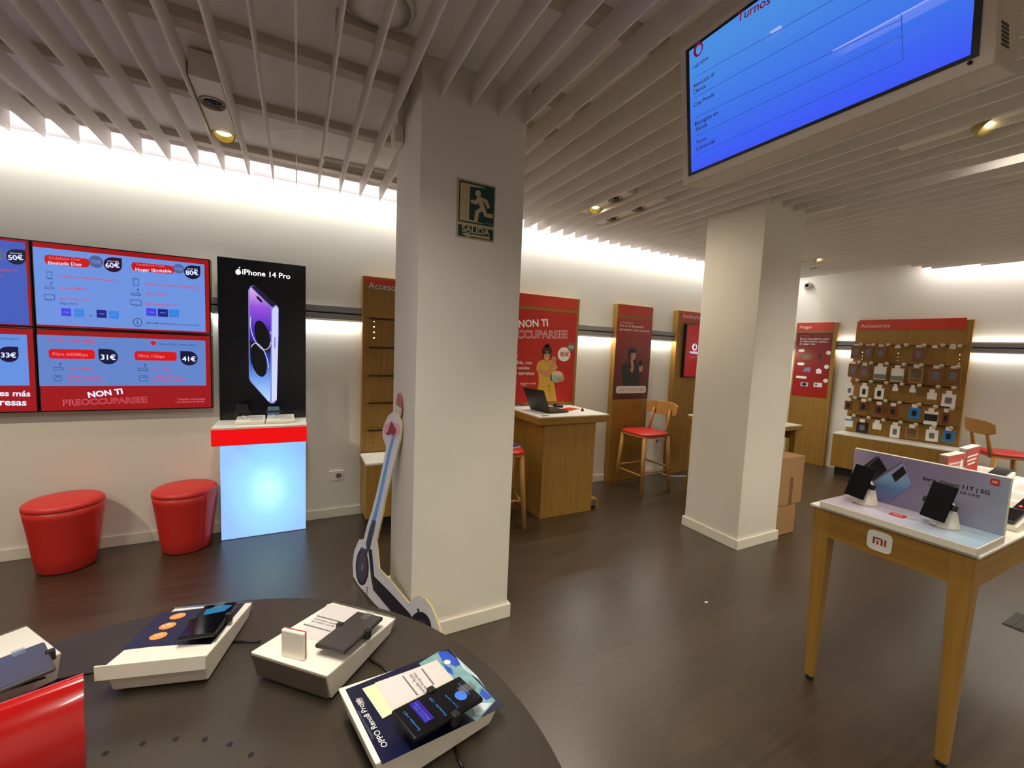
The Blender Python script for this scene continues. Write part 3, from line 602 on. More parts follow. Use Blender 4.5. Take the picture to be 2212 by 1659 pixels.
for k in range(4): w.poly(b, [(358 + k * 4, 643 + k * 6), (392, 640 + k * 6), (400, 645 + k * 6), (362 + k * 4, 650 + k * 6)], SKIN, D + .0024)
w.poly(b, [(300, 688), (326, 688), (326, 696), (300, 696)], mat('printed_belt', (176, 132, 44), .4, noise=.05), D + .0008); w.poly(b, [(310, 692), (316, 692), (313, 730), (308, 730)], mat('printed_belt', (176, 132, 44)), D + .001); w.line(b, (318, 700), (322, 790), .005, mat('printed_belt', (176, 132, 44)), D + .0009)
b.build('figure_print', po)
# woman-with-phone board
t = board('poster_board', 'oak board with dark red poster of a woman holding a phone', 3.20, 3.74)
w = Wl(t, -BD, 1080, 600, 2.963)
b = MB(); w.rr(b, .03, .53, w.P((870, 246)).z, w.P((870, 182)).z, RED, .004, 0, .004); b.build('header_sign', t)
REDG = grad('red_to_dark_poster', [(0, (92, 26, 28)), (.45, (116, 26, 24)), (.75, (150, 30, 26)), (1, (186, 38, 30))], 2, w.P((840, 775)).z, w.P((840, 250)).z, .3)
b = MB(); w.rr(b, .0, .535, w.P((850, 775)).z, w.P((850, 262)).z, REDG, .005, 0, .005); po = b.build('poster', t)
b = MB(); w.txt(b, 'VODAFONE FLEX', (768, 290), (852, 296), PWHITE, D, 0); w.txt(b, 'Para ti, los dispositivos', (765, 312), (916, 322), PWHITE, D, .012); w.txt(b, 'que quieras, como tú quieras', (763, 336), (954, 348), PWHITE, D, .012)
w.rect(b, (742, 693), (930, 737), PWHITE, D, .03)
for x in (752, 820, 882): w.txt(b, 'tu móvil libre', (x, 712), (x + 46, 713), RED, D + .001, 0); w.txt(b, 'a plazos', (x, 724), (x + 40, 725), PGREY, D + .001, 0)
for x in (808, 868): w.line(b, (x, 700), (x, 730), .003, PGREY, D + .001)
b.build('lettering', po)
JACK = mat('printed_black_jacket', (26, 22, 26), .3, noise=.3, nscale=30)
b = MB()
w.poly(b, [(786, 552), (822, 545), (872, 548), (898, 575), (905, 640), (885, 640), (888, 692), (788, 692), (776, 620), (778, 570)], JACK, D)
w.poly(b, [(785, 742), (898, 742), (892, 773), (790, 773)], mat('printed_maroon_skirt', (84, 26, 30), .4, noise=.1), D)
w.poly(b, [(820, 470), (832, 452), (855, 449), (870, 462), (874, 500), (868, 560), (862, 600), (818, 600), (810, 570), (818, 520)], HAIR, D + .0006)
w.ell(b, (852, 498), 17, 30, SKIN, D + .001); w.poly(b, [(828, 460), (866, 462), (868, 480), (838, 482)], PBLACK, D + .0013)
for ex in (846, 861): w.ell(b, (ex, 492), 3, 2, PBLACK, D + .0014, 10)
w.poly(b, [(846, 514), (860, 515), (853, 519)], REDP, D + .0014); w.ell(b, (855, 503), 2.2, 4.5, mat('printed_nose', (186, 116, 84)), D + .0014, 10)
w.poly(b, [(832, 525), (846, 520), (852, 545), (854, 580), (842, 612), (828, 600), (838, 570)], SKIN, D + .0016); w.poly(b, [(826, 590), (846, 610), (830, 690), (800, 690)], JACK, D + .0018)
w.poly(b, [(884, 575), (892, 552), (904, 552), (912, 568), (908, 595), (892, 605)], SKIN, D + .0012); w.poly(b, [(882, 545), (900, 528), (910, 535), (906, 560), (890, 572)], PBLACK, D + .0016)
b.build('figure_print', po)
# board with a red screen
t = board('screen_board', 'oak board with a red wall screen behind the plain column', 4.16, 4.95)
w = Wl(t, -BD, 1440, 660, 4.37)
b = MB(); w.rr(b, .04, .74, w.P((140, 148)).z, w.P((140, 55)).z, RED, .004, 0, .004); hd = b.build('header_sign', t)
b = MB(); w.txt(b, 'Autónomos', (148, 116), (330, 130), PWHITE, .0055, 0); b.build('lettering', hd)
sx = w.P((165, 175)).x; z1 = w.P((165, 172)).z; z0 = w.P((150, 675)).z
t2 = thing('wall_screen', 'portrait red wall screen with white logo, partly behind the plain column', 'screen', (4.16 + sx, WY - BD, z0))
ERS = em('signage_red', (150, 12, 18), .55)
b = MB(); b.box(0, .46, -.045, -.001, 0, z1 - z0, BEZ); b.build('frame', t2, .003); b = MB(); b.box(.012, .448, -.047, -.045, .012, z1 - z0 - .012, ERS); d = b.build('display', t2)
w = Wl(t2, -.047, 1440, 660, 4.37); b = MB(); w.ell(b, (264, 392), 23, 32, EWH, .001); w.ell(b, (266, 394), 13, 17, ERS, .0014); w.poly(b, [(258, 372), (270, 362), (276, 366), (268, 380)], ERS, .0015); w.txt(b, 'vodafone', (214, 450), (316, 460), EWH, .0015, .015); w.txt(b, 'Together we can', (224, 490), (298, 494), EPK, .0015, 0); b.build('lettering', d)
socket((4.02, WY, .42), 'white wall socket behind the bar stool')
b = MB(); b.tube([(4.02, WY - .03, .42), (4.06, WY - .06, .3), (4.08, WY - .07, .12), (4.05, WY - .1, .02), (4.12, WY - .18, .006), (4.3, WY - .24, .006), (4.52, WY - .2, .006)], .006, WCORD)
tag(b.build('power_cord'), 'white power cord hanging from the socket behind the bar stool', 'cord')

# ================================================================== laptop desk
t = thing('service_desk', 'oak service desk with white top carrying the laptop', 'desk', (1.85, 3.05, 0))
b = MB(); b.box(.065, .63, .025, .62, 0, .855, OAK); b.build('body', t, .003)
b = MB(); b.box(0, .77, 0, .65, .85, .912, OAKX); b.build('top', t, .004)
b = MB(); b.box(.006, .764, .004, .646, .912, .922, WHITE); b.build('white_surface', t, .002)
DZ = .922
t = thing('laptop', 'open black laptop on the service desk', 'laptop', (2.14, 3.36, DZ), math.radians(98))
b = MB(); b.box(-.15, .15, -.115, .115, .004, .022, DARK); b.build('base', t, .004)
b = MB(); b.box(-.135, .135, -.05, .085, .022, .0235, BLACK); b.build('keyboard', t)
b = MB(); b.box(-.15, .15, -.004, .004, 0, .215, DARK, Matrix.Translation((0, .118, .02)) @ Matrix.Rotation(math.radians(-24), 4, 'X')); b.build('screen_lid', t, .003)
t = thing('computer_mouse', 'black mouse on the service desk behind the laptop', 'mouse', (2.37, 3.56, DZ), .6)
b = MB(); b.lathe([(.03, 0), (.034, .01), (.03, .024), (.016, .034), (.004, .036)], BLACK, sx=1, sy=1.7); b.build('body', t); b = MB(); b.box(-.003, .003, .015, .035, .0335, .0385, DARK); b.build('wheel', t)
for (n, lab, x, y, sx_, sy_, rz, m_) in (('leaflet', 'red leaflet lying beside the mouse on the service desk', 2.42, 3.42, .2, .13, .5, RED), ('note_card', 'small red card at the desk corner', 1.94, 3.11, .07, .03, 0, mat('maroon_card', (150, 40, 52), .4, noise=.05)), ('notepad', 'white notepad between the laptop and mouse', 2.24, 3.60, .15, .08, .4, WHITE)):
    b = MB(); b.box(-sx_ / 2, sx_ / 2, -sy_ / 2, sy_ / 2, 0, .002 + .01 * (n == 'notepad'), m_); o = b.build(n, None, .0008); o.location = (x, y, DZ); o.rotation_euler = (0, 0, rz); tag(o, lab, n.split('_')[-1])
b = MB(); b.lathe([(.016, 0), (.014, .012), (.006, .03), (.003, .034)], mat('dark_red_peg', (110, 24, 26), .4, noise=.05), (2.47, 3.28, DZ), 12); tag(b.build('pen_stand'), 'tiny dark red pen stand near the desk end', 'pen stand')
b = MB(); b.tube([(1.98, 3.55, DZ + .03), (1.92, 3.58, DZ + .045), (1.88, 3.62, DZ + .03), (1.87, 3.66, DZ + .006)], .005, CORD); tag(b.build('laptop_cable'), 'black cable curling behind the laptop', 'cable')
t = thing('cable_box', 'small wood and metal socket block at the foot of the service desk', 'socket block', (2.50, 3.10, 0))
b = MB(); b.box(0, .07, 0, .09, .09, .1, OAKX); b.build('lid', t); b = MB(); b.box(.006, .06, .006, .084, .03, .09, CHROME); b.build('body', t, .002); b = MB(); b.box(.06, .07, 0, .09, .0, .09, OAK); b.build('side', t)

# ================================================================== bar stools
def stool(loc, rz, lab):
    t = thing('bar_stool', lab, 'bar stool', loc, rz, 'bar stools with red seats')     # faces local -x, backrest on +x
    b = MB(); n = 28; pts = []
    for k in range(n):
        a = 2 * PI * k / n; c, s_ = math.cos(a), math.sin(a); e = .42
        pts.append((.205 * math.copysign(abs(c) ** e, c), (.205 - .02 * (c > 0)) * math.copysign(abs(s_) ** e, s_), .605))
    b.prism(pts, (0, 0, .02), CHAIRW); b.build('seat_frame', t, .003)
    b = MB(); rings = []
    for (k_, z) in ((1, .625), (1.01, .638), (.97, .65), (.6, .654), (.2, .652)): rings.append([(p[0] * k_, p[1] * k_, z) for p in pts])
    vs = [v for r in rings for v in r]; fs = [(i * n + k, i * n + (k + 1) % n, (i + 1) * n + (k + 1) % n, (i + 1) * n + k) for i in range(4) for k in range(n)] + [tuple(range(4 * n, 5 * n)), tuple(reversed(range(n)))]
    b.add(vs, fs, LEATH, True); b.build('seat', t)
    foot = {}
    for sx_ in (-1, 1):
        for sy_ in (-1, 1):
            a = (sx_ * .165, sy_ * .165, .606); c = (sx_ * .205, sy_ * .205, 0); foot[sx_, sy_] = (Vector(a), Vector(c))
            b = MB(); b.rod(c, a, .017, .025, CHAIRW); b.build('leg', t)
    def at(sx_, sy_, z): a, c = foot[sx_, sy_]; return c + (a - c) * (z / .606)
    for (p, q, z) in (((-1, -1), (-1, 1), .2), ((1, -1), (1, 1), .27), ((-1, -1), (1, -1), .235), ((-1, 1), (1, 1), .235)):
        b = MB(); b.rod(at(*p, z), at(*q, z), .011, .011, CHAIRW, 10); b.build('stretcher', t)
    for sy_ in (-1, 1): b = MB(); b.rod((.175, sy_ * .13, .60), (.235, sy_ * .115, .90), .019, .014, CHAIRW); b.build('back_post', t)
    b = MB(); N = 14; A = []; B = []
    for k in range(N + 1):
        y = -.225 + .45 * k / N; x = .225 + .03 - .045 * (y / .225) ** 2; r = (abs(y) / .225) ** 6; z0, z1 = .825 + .03 * r, .972 - .03 * r
        A += [(x, y, z0), (x + .012, y, z1)]; B += [(x + .018, y, z0), (x + .03, y, z1)]
    vs = A + B; m_ = len(A); fs = []
    for k in range(N):
        i = 2 * k; fs += [(i, i + 1, i + 3, i + 2), (m_ + i, m_ + i + 2, m_ + i + 3, m_ + i + 1), (i + 1, m_ + i + 1, m_ + i + 3, i + 3), (i, i + 2, m_ + i + 2, m_ + i)]
    fs += [(0, m_, m_ + 1, 1), (2 * N, 2 * N + 1, m_ + 2 * N + 1, m_ + 2 * N)]
    b.add(vs, fs, CHAIRW); b.build('backrest', t, .005); return t
s0 = stool((3.455, 3.42, 0), .0, 'beech bar stool with red seat, in front of the woman-with-phone board')
dup(s0, (1.545, 3.21, 0), 2.9, 'beech bar stool with red seat, half hidden by the exit sign column')
dup(s0, (6.48, 1.45, 0), math.radians(132), 'beech bar stool with red seat beyond the long phone table')
t = thing('leaflet_stack', 'small blue and white packet on the half hidden stool seat', 'packet', (1.66, 3.14, .6545), .3)
b = MB(); b.box(-.05, .05, -.03, .03, 0, .012, PWHITE); b.build('lower_sheet', t); b = MB(); b.box(-.048, .046, -.028, .03, .012, .026, mat('blue_packet', (52, 66, 150), .4, noise=.1)); b.build('upper_packet', t, .002)

# ================================================================== desk behind the plain column, boxes
t = thing('side_desk', 'oak desk with white top behind the plain column', 'desk', (3.87, 2.39, 0))
b = MB(); b.box(0, .69, 0, .83, .80, .84, OAKY); b.build('top', t, .003); b = MB(); b.box(.003, .687, .003, .827, .84, .85, WHITE); b.build('white_surface', t, .002)
b = MB(); b.box(.02, .06, .04, .80, 0, .80, OAK); b.build('side_panel', t, .002)
for (x, y) in ((.62, .02), (.62, .75)): b = MB(); b.box(x, x + .055, y, y + .055, 0, .80, OAK); b.build('leg', t, .002)
b = MB(); b.box(.06, .62, .765, .785, .45, .80, OAKX); b.build('back_panel', t)
b = MB(); b.box(.63, .665, .075, .75, .70, .80, OAKY); b.build('apron', t)
def carton(lab, x0, x1, y0, y1, z0, z1, tape):
    t = thing('cardboard_box', lab, 'cardboard box', (x0, y0, z0), 0, 'stacked cardboard boxes')
    w_, d_, h_ = x1 - x0, y1 - y0, z1 - z0
    b = MB(); b.box(0, w_, 0, d_, 0, h_, CARD); b.build('body', t, .004)
    for (a_, c_) in ((0, d_ / 2 - .002), (d_ / 2 + .002, d_)): b = MB(); b.box(.002, w_ - .002, a_, c_, h_, h_ + .004, CARD); b.build('flap', t)
    if tape: b = MB(); b.box(w_ * .42, w_ * .56, -.0015, -.0002, 0, h_ * .58, CARDD); b.build('tape', t)
    return t
carton('brown cardboard box at the bottom of the stack beside the plain column', 3.60, 3.875, 2.02, 2.30, 0, .258, False)
carton('brown cardboard box with brown tape, on top of the stack', 3.605, 3.935, 2.015, 2.31, .263, .672, True)

# ================================================================== end wall
tmp = bpy.data.objects.new('tmp', None); tmp.matrix_basis = Matrix.Translation(F0) @ Matrix.Rotation(FA, 4, 'Z')
wf = Wl(tmp, -BD); hx0, hx1 = wf.P((1722, 695)).x, wf.P((1811, 696)).x; ax0, ax1 = wf.P((1852, 692)).x, wf.P((2106, 686)).x
bpy.data.objects.remove(tmp)
def eb(name, label, x0, x1, z0=0): return board(name, label, x0, x1, tuple(fw(x0, 0, 0)), FA, z0=z0)
t = eb('home_board', 'oak board with red home-devices poster on the end wall', hx0, hx1)
w = Wl(t, -BD, 1660, 560, 3.77); W_ = hx1 - hx0
b = MB(); w.rr(b, .02, W_ - .05, w.P((400, 582)).z, w.P((400, 515)).z, RED, .004, 0, .004); hd = b.build('header_sign', t); b = MB(); w.txt(b, 'Hogar', (256, 565), (358, 563), PWHITE, .0055, 0); b.build('lettering', hd)
REDH = grad('red_home_poster', [(0, (176, 32, 26)), (.4, (150, 28, 26)), (1, (112, 24, 28))], 2, w.P((350, 1130)).z, w.P((400, 600)).z, .3)
b = MB(); w.rr(b, .02, W_ - .05, w.P((350, 1120)).z, w.P((400, 598)).z, REDH, .005, 0, .005); po = b.build('poster', t)
b = MB(); w.txt(b, 'VODAFONE FLEX', (258, 626), (338, 627), mat('gold_print', (206, 160, 70), .4, noise=.02), D, 0)
for (s_, a_, c_) in (('Para ti, los mejores packs', (258, 655), (497, 655)), ('de dispositivos, a plazos', (256, 675), (484, 677)), ('sin pagar más', (254, 695), (380, 696))): w.txt(b, s_, a_, c_, PWHITE, D, .012)
for (x0, y0, x1, y1) in ((248, 732, 294, 756), (238, 840, 292, 864), (226, 948, 312, 973)): w.rect(b, (x0, y0), (x1, y1), PWHITE, D, .02)
for (x, y) in ((490, 762), (474, 876), (466, 989)): w.ell(b, (x, y), 20, 17, PWHITE, D)
w.poly(b, [(275, 780), (330, 772), (356, 785), (350, 815), (280, 818)], mat('printed_tablet', (120, 92, 40), .4, noise=.2), D); w.rect(b, (402, 770), (434, 818), mat('printed_maroon', (70, 20, 22), .4, noise=.1), D)
w.poly(b, [(278, 915), (300, 882), (345, 880), (338, 918)], mat('printed_laptop', (110, 130, 160), .4, noise=.2), D); w.poly(b, [(388, 900), (412, 888), (436, 905), (430, 934), (390, 930)], PWHITE, D)
w.rect(b, (265, 1000), (322, 1036), mat('printed_console', (180, 190, 215), .4, noise=.1), D); w.ell(b, (292, 1018), 18, 12, PBLACK, D + .001); w.rect(b, (370, 1003), (436, 1044), PWHITE, D); w.rect(b, (380, 1012), (398, 1030), PGREY, D + .001)
b.build('print', po)
# accessory wall with hooks and packs
t = eb('accessory_wall', 'oak accessory panel full of hanging packs on the end wall', ax0, ax1, .45); AW = t
w = Wl(t, -BD, 1800, 660, 4.88); W_ = ax1 - ax0
b = MB(); w.rr(b, .02, W_ - .06, w.P((700, 252)).z, w.P((700, 145)).z, RED, .004, 0, .004); hd = b.build('header_sign', t); b = MB(); w.txt(b, 'Accesorios', (288, 236), (598, 228), PWHITE, .0055, 0); b.build('lettering', hd)
rows_y = [418, 620, 832, 1030, 1225]
RZ = [w.P((800, y)).z for y in rows_y]
rails_on(t, w, RZ, .01, W_ - .03)
b = MB()
for (x, y) in ((308, 493), (306, 533), (302, 565), (686, 503), (682, 543), (678, 580), (1335, 520), (1330, 566), (1326, 610)): w.ell(b, (x, y), 5 if y < 530 else 3.5, 5 if y < 530 else 3.5, LIT, .0012, 10)
b.build('peg_holes', t)
DISCS = [[(290, 410), (425, 413), (578, 413), (768, 415), (953, 420), (1155, 420), (1335, 427)], [(270, 597), (400, 607), (562, 612), (745, 622), (928, 628), (1138, 637), (1312, 645)],
         [(252, 790), (398, 803), (560, 815), (725, 828), (908, 843), (1105, 857), (1272, 868)], [(230, 972), (385, 992), (550, 1005), (698, 1025), (903, 1045), (1078, 1067), (1252, 1090)],
         [(218, 1160), (372, 1183), (527, 1207), (710, 1232), (870, 1255), (1060, 1275), (1237, 1292)]]
HL = .20
wd_ = Wl(t, -BD - HL, 1800, 660, 4.88)
TAGM = mat('price_disc', (196, 186, 160), .4, noise=.05)
for r, row in enumerate(DISCS):
    for p in row:
        C = wd_.P(p); b = MB(); b.rod((C.x, -BD, C.z), (C.x, -BD - HL, C.z), .003, .003, CHROME, 6); h_ = b.build('hook', t)
        b = MB(); b.lathe([(.021, 0), (.022, .003), (.021, .006)], TAGM, (C.x, -BD - HL, C.z), 18, M=Matrix.Rotation(PI / 2, 3, 'X')); b.build('price_disc', h_)
BRC = mat('brown_pack_card', (128, 84, 48), .5, noise=.06); REDC = mat('red_brown_pack', (112, 56, 36), .5, noise=.06); GRYC = mat('grey_pack', (128, 124, 118), .4, noise=.05); BLUC = mat('blue_pack', (42, 128, 196), .4, noise=.04); BLKC = mat('black_pack', (34, 28, 28), .4, noise=.1); SMOK = mat('smoky_pack', (108, 88, 62), .3, noise=.1)
KINDS = {'b': (BRC, PGREY, 'brown carded phone-cover pack'), 'r': (REDC, PBLACK, 'reddish brown carded pack'), 'w': (PWHITE, PGREY, 'white carded pack'), 'k': (BLKC, PGREY, 'black carded pack'), 'u': (BLUC, PBLACK, 'bright blue carded pack'),
         'g': (PWHITE, GRYC, 'white pack with grey lower half'), 'c': (SMOK, OAK, 'clear-framed brown pack'), 'd': (PWHITE, PBLACK, 'white pack with a dark rounded picture'), 'x': (PWHITE, PGREY, 'large white pack with a grey window'), 'h': (PWHITE, RED, 'small white and red hang tab'), 's': (PWHITE, PWHITE, 'small white hang tab'), 'm': (PWHITE, BLKC, 'black and white striped pack'), 'n': (PWHITE, BLUC, 'white pack with a blue top')}
PACKS = [[(195, 418, 280, 560, 'b'), (320, 420, 405, 565, 'b'), (455, 430, 545, 575, 'b'), (650, 422, 710, 450, 'h'), (840, 440, 955, 590, 'b'), (1040, 425, 1100, 450, 'h'), (1225, 415, 1290, 460, 's')],
         [(165, 610, 250, 755, 'b'), (275, 630, 380, 770, 'b'), (435, 640, 545, 785, 'g'), (615, 660, 730, 805, 'g'), (805, 650, 935, 820, 'c'), (1010, 660, 1150, 825, 'b'), (1190, 660, 1335, 830, 'b')],
         [(135, 840, 205, 950, 'w'), (288, 845, 357, 970, 'd'), (442, 865, 523, 992, 'd'), (625, 860, 680, 905, 's'), (805, 870, 865, 920, 's'), (992, 915, 1085, 995, 'w'), (1150, 930, 1278, 1073, 'x')],
         [(125, 1000, 190, 1105, 'r'), (275, 1010, 360, 1120, 'r'), (432, 1040, 530, 1160, 'r'), (585, 1055, 670, 1180, 'r'), (800, 1070, 905, 1200, 'u'), (965, 1110, 1090, 1265, 'm'), (1150, 1120, 1215, 1260, 'r')],
         [(125, 1190, 200, 1285, 'n'), (248, 1222, 358, 1350, 'k'), (418, 1235, 503, 1312, 'w'), (605, 1260, 690, 1400, 'w'), (770, 1280, 885, 1405, 'c'), (980, 1305, 1095, 1440, 'w'), (1160, 1310, 1265, 1450, 'u')]]
RN = ['top', 'second', 'middle', 'fourth', 'bottom']; ON = ['first', 'second', 'third', 'fourth', 'fifth', 'sixth', 'seventh']
for r, row in enumerate(PACKS):
    for c, (x0, y0, x1, y1, k) in enumerate(row):
        yl = -BD - HL + .05; wp = Wl(AW, yl, 1800, 660, 4.88); A, Bp = wp.P((x0, y0)), wp.P((x1, y1)); base, pic, look = KINDS[k]
        wd, ht = Bp.x - A.x, A.z - Bp.z; hz = wd_.P(DISCS[r][c]).z; cx_ = (A.x + Bp.x) / 2
        Mw = AW.matrix_basis @ Matrix.Translation((cx_, yl, Bp.z))
        p = thing('hanging_pack', f'{look}, {ON[c]} along the {RN[r]} hook row', 'pack', tuple(Mw.translation), FA, 'packs on the accessory panel hooks')
        dp = .02 if ht > .12 else .006
        b = MB(); b.box(-wd / 2, wd / 2, 0, dp, 0, ht, base); b.build('card', p, .001)
        if ht > .1:
            b = MB()
            if k in 'gm': b.box(-wd / 2 + .001, wd / 2 - .001, -.001, 0, ht * (.06 if k == 'g' else .28), ht * (.42 if k == 'g' else .8), pic)
            elif k == 'c':
                for (u0, u1, v0, v1) in ((.0, .1, 0, 1), (.9, 1, 0, 1), (.1, .9, .0, .08), (.1, .9, .25, .3), (.1, .9, .92, 1)): b.box(-wd / 2 + wd * u0, -wd / 2 + wd * u1, -.001, 0, ht * v0, ht * v1, CARD)
            elif k == 'n': b.box(-wd / 2, wd / 2, -.001, 0, ht * .8, ht, pic)
            else:
                q = .22 if k != 'x' else .26
                b.prism([(wd * (u - .5), -.001, ht * v) for u, v in ((.5 - q, .3), (.5 - q + .06, .25), (.5 + q - .06, .25), (.5 + q, .3), (.5 + q, .68), (.5 + q - .06, .74), (.5 - q + .06, .74), (.5 - q, .68))], (0, .001, 0), pic)
            b.build('product_picture', p)
        if k in 'brum' or k == 'h':
            b = MB(); b.box(-wd * .32, wd * .32, -.0015, .0015, ht - .002, ht + .018, RED); b.build('red_tab', p)
        tz = max(.012, hz - Bp.z - ht + .004)
        b = MB(); b.box(-min(.028, wd * .3), min(.022, wd * .3), -.002, .001, ht - .002, ht + min(tz, .04), PWHITE); b.box(-.003, .003, -.001, .001, ht, ht + max(tz, .02), CLEAR); b.build('hang_tab', p)
cw = Wl(AW, -.424, 1800, 660, 4.88)
cabinet('low oak cabinet with white top, under the full accessory panel', tuple(fw(ax0 - .04, 0, 0)), FA, ax1 - ax0 + .08)

# ================================================================== long phone table
TZ = .84
t = thing('phone_table', 'long oak table with white top and phone maker logo on its apron', 'table', (2.13, .50, 0))
b = MB(); b.box(0, 1.85, 0, .55, TZ - .012, TZ, WHITE); b.build('top', t, .003)
b = MB(); b.box(.012, .035, .07, .48, TZ - .135, TZ - .012, OAKY); ap = b.build('apron', t, .001); b = MB(); b.box(1.81, 1.835, .07, .48, TZ - .135, TZ - .012, OAKY); b.build('apron', t, .001)
for y in (.012, .515): b = MB(); b.box(.08, 1.77, y, y + .023, TZ - .135, TZ - .012, OAKX); b.build('apron', t, .001)
for (x, y) in ((.01, .01), (.01, .47), (1.77, .01), (1.77, .47)):
    ix = .028 if x < 1 else 0; iy = .028 if y > .2 else 0; jx = .0 if x < 1 else .028; jy = 0 if y > .2 else .028
    b = MB(); s_ = .07
    b.hexa([(x + .006, y + .006 + (0 if y > .2 else 0), .02), (x + s_ - .03, y + .006, .02), (x + s_ - .03, y + s_ - .03, .02), (x + .006, y + s_ - .03, .02), (x, y, TZ - .012), (x + s_, y, TZ - .012), (x + s_, y + s_, TZ - .012), (x, y + s_, TZ - .012)], OAK); lg = b.build('leg', t, .003)
    b = MB(); b.lathe([(.014, 0), (.016, .004), (.014, .02)], BLACK, (x + .023, y + .023, 0), 14); b.build('foot', lg)
def squircle(c, u, v, a, b_, n, e=.45):
    c, u, v = Vector(c), Vector(u), Vector(v); out = []
    for k in range(n):
        th = 2 * PI * k / n; cc, ss = math.cos(th), math.sin(th)
        out.append(c + u * (a * math.copysign(abs(cc) ** e, cc)) + v * (b_ * math.copysign(abs(ss) ** e, ss)))
    return out
def mi_logo(b, c, u, v, n, s_, bg, fg):
    c, u, v, n = Vector(c), Vector(u), Vector(v), Vector(n)
    b.prism(squircle(c, u, v, s_, s_, 28), n * .0012, bg); o = c + n * .0022
    def r(x0, x1, y0, y1): b.poly([o + u * (x * s_) + v * (y * s_) for x, y in ((x0, y0), (x1, y0), (x1, y1), (x0, y1))], fg)
    r(-.52, -.36, -.34, .34); r(-.36, .12, .18, .34); r(.12, .28, -.34, .2); b.poly([o + u * (x * s_) + v * (y * s_) for x, y in ((.12, .2), (.28, .2), (.22, .32), (.12, .34))], fg); r(-.2, -.05, -.34, .06); r(.4, .55, -.34, .34)
REDM = mat('dark_red_print', (150, 62, 40), .4, noise=.03)
b = MB(); mi_logo(b, (.011, .285, TZ - .072), (0, -1, 0), (0, 0, 1), (-1, 0, 0), .042, PWHITE, REDM); b.build('logo', ap)
# two-phone promotional display
LAV = grad('lavender_board_print', [(0, (160, 168, 190)), (.3, (140, 130, 158)), (.75, (128, 116, 150)), (1, (176, 160, 186))], 1, 0, .52, .35)
t = thing('promo_display', 'lavender promotional display board with printed phones on the phone table', 'promo display', (2.115, .505, TZ))
b = MB(); b.box(0, .275, 0, .50, 0, .03, WPLA); b.build('base', t, .003)
SKYB = grad('pale_blue_base_print', [(0, (160, 190, 214)), (.5, (190, 186, 208)), (1, (196, 176, 196))], 1, 0, .5, .35)
b = MB(); b.box(.003, .258, .004, .496, .03, .0312, SKYB); b.build('base_print', t)
b = MB(); b.box(.26, .275, 0, .50, .03, .255, WPLA); bb = b.build('back_board', t, .004)
b = MB(); b.box(.258, .26, .003, .497, .032, .252, LAV); pr = b.build('print', bb)
w = Wl(t, 0); w.n = mw(t).to_3x3() @ Vector((1, 0, 0)); w.p = mw(t) @ Vector((.258, 0, 0))
def bp(q, d=.0006):
    v = w.I @ onpl(1780 + q[0] / 5.028, 930 + q[1] / 5.028, w.p, w.n); return Vector((.258 - d, v.y, v.z))
PH1 = grad('printed_phone_black', [(0, (70, 60, 76)), (1, (20, 16, 20))], 2, .05, .2, .3); PH2 = grad('printed_phone_blue', [(0, (120, 108, 160)), (.4, (86, 126, 176)), (.7, (130, 166, 200)), (1, (150, 150, 190))], 2, .04, .2, .3)
b = MB(); b.poly([bp(q) for q in ((330, 460), (555, 290), (590, 275), (685, 430), (550, 540), (400, 560), (320, 520))], PH1); b.poly([bp(q, .001) for q in ((475, 378), (560, 300), (590, 275), (600, 290), (520, 350), (480, 395))], mat('printed_camera_bump', (90, 80, 96), .3, noise=.1))
b.poly([bp(q, .001) for q in ((545, 555), (840, 345), (880, 385), (950, 590), (690, 795), (600, 770))], PH2); b.poly([bp(q, .0014) for q in ((735, 480), (860, 385), (897, 460), (775, 562))], PBLACK); b.poly([bp(q, .0014) for q in ((545, 545), (600, 500), (842, 340), (848, 355), (600, 520))], mat('printed_steel', (96, 100, 118), .3, noise=.1))
b.build('phone_print', pr)
b = MB()
def btxt(s_, a, c, m, off=.012):
    A, C = bp(a, .0012), bp(c, .0012); z_ = (A.z + C.z) / 2; A.z = z_; b.text(s_, A, (0, -1, 0), (0, 0, 1), m, width=abs(A.y - C.y), off=off)
btxt('Serie Xiaomi 11T | 5G', (1072, 540), (1800, 690), PBLACK); btxt('DE PELÍCULA, DE CINE', (1145, 612), (1690, 722), PBLACK, 0)
c_ = bp((1858, 560), .0004); mi_logo(b, c_, (0, -1, 0), (0, 0, 1), (-1, 0, 0), .0125, RED, PWHITE)
mi_logo(b, (.12, .265, .0313), (0, -1, 0), (1, 0, 0), (0, 0, 1), .026, RED, PWHITE); b.build('lettering', pr)
BLKM = mat('matt_black_dummy', (6, 6, 8), .5, spec=.15, noise=.1)
def holder(y, lab, lab2):
    t = thing('phone_holder', lab, 'phone holder', (2.275, y, TZ + .0312))
    b = MB(); b.lathe([(.044, 0), (.043, .008), (.034, .05), (.024, .085), (.014, .105), (.010, .108)], WPLA, seg=32); b.build('cone', t)
    Mx = Matrix.Translation((-.034, .012, .098)) @ Matrix.Rotation(math.radians(6), 4, 'X') @ Matrix.Rotation(math.radians(19), 4, 'Y')
    b = MB(); b.box(.0005, .022, -.05, .05, -.016, .006, BLACK, Mx); b.build('clamp', t, .003)
    b = MB(); b.tube([(-.03, .0, .02), (-.045, .012, .012), (-.035, .03, .006)], .006, WCORD); b.build('cable', t)
    p = thing('phone', lab2, 'phone', (2.268, y, TZ + .0312), 0)
    b = MB(); b.box(-.008, 0, -.037, .037, -.07, .075, BLKM, Mx); b.build('body', p, .003); b = MB(); b.box(-.0088, -.008, -.034, .034, -.066, .071, BLKM, Mx); b.build('display', p)
    return t
holder(.90, 'white cone phone holder in front of the printed phones', 'black phone on the cone holder in front of the printed phones')
holder(.64, 'white cone phone holder in front of the printed text', 'black phone on the cone holder in front of the printed text')
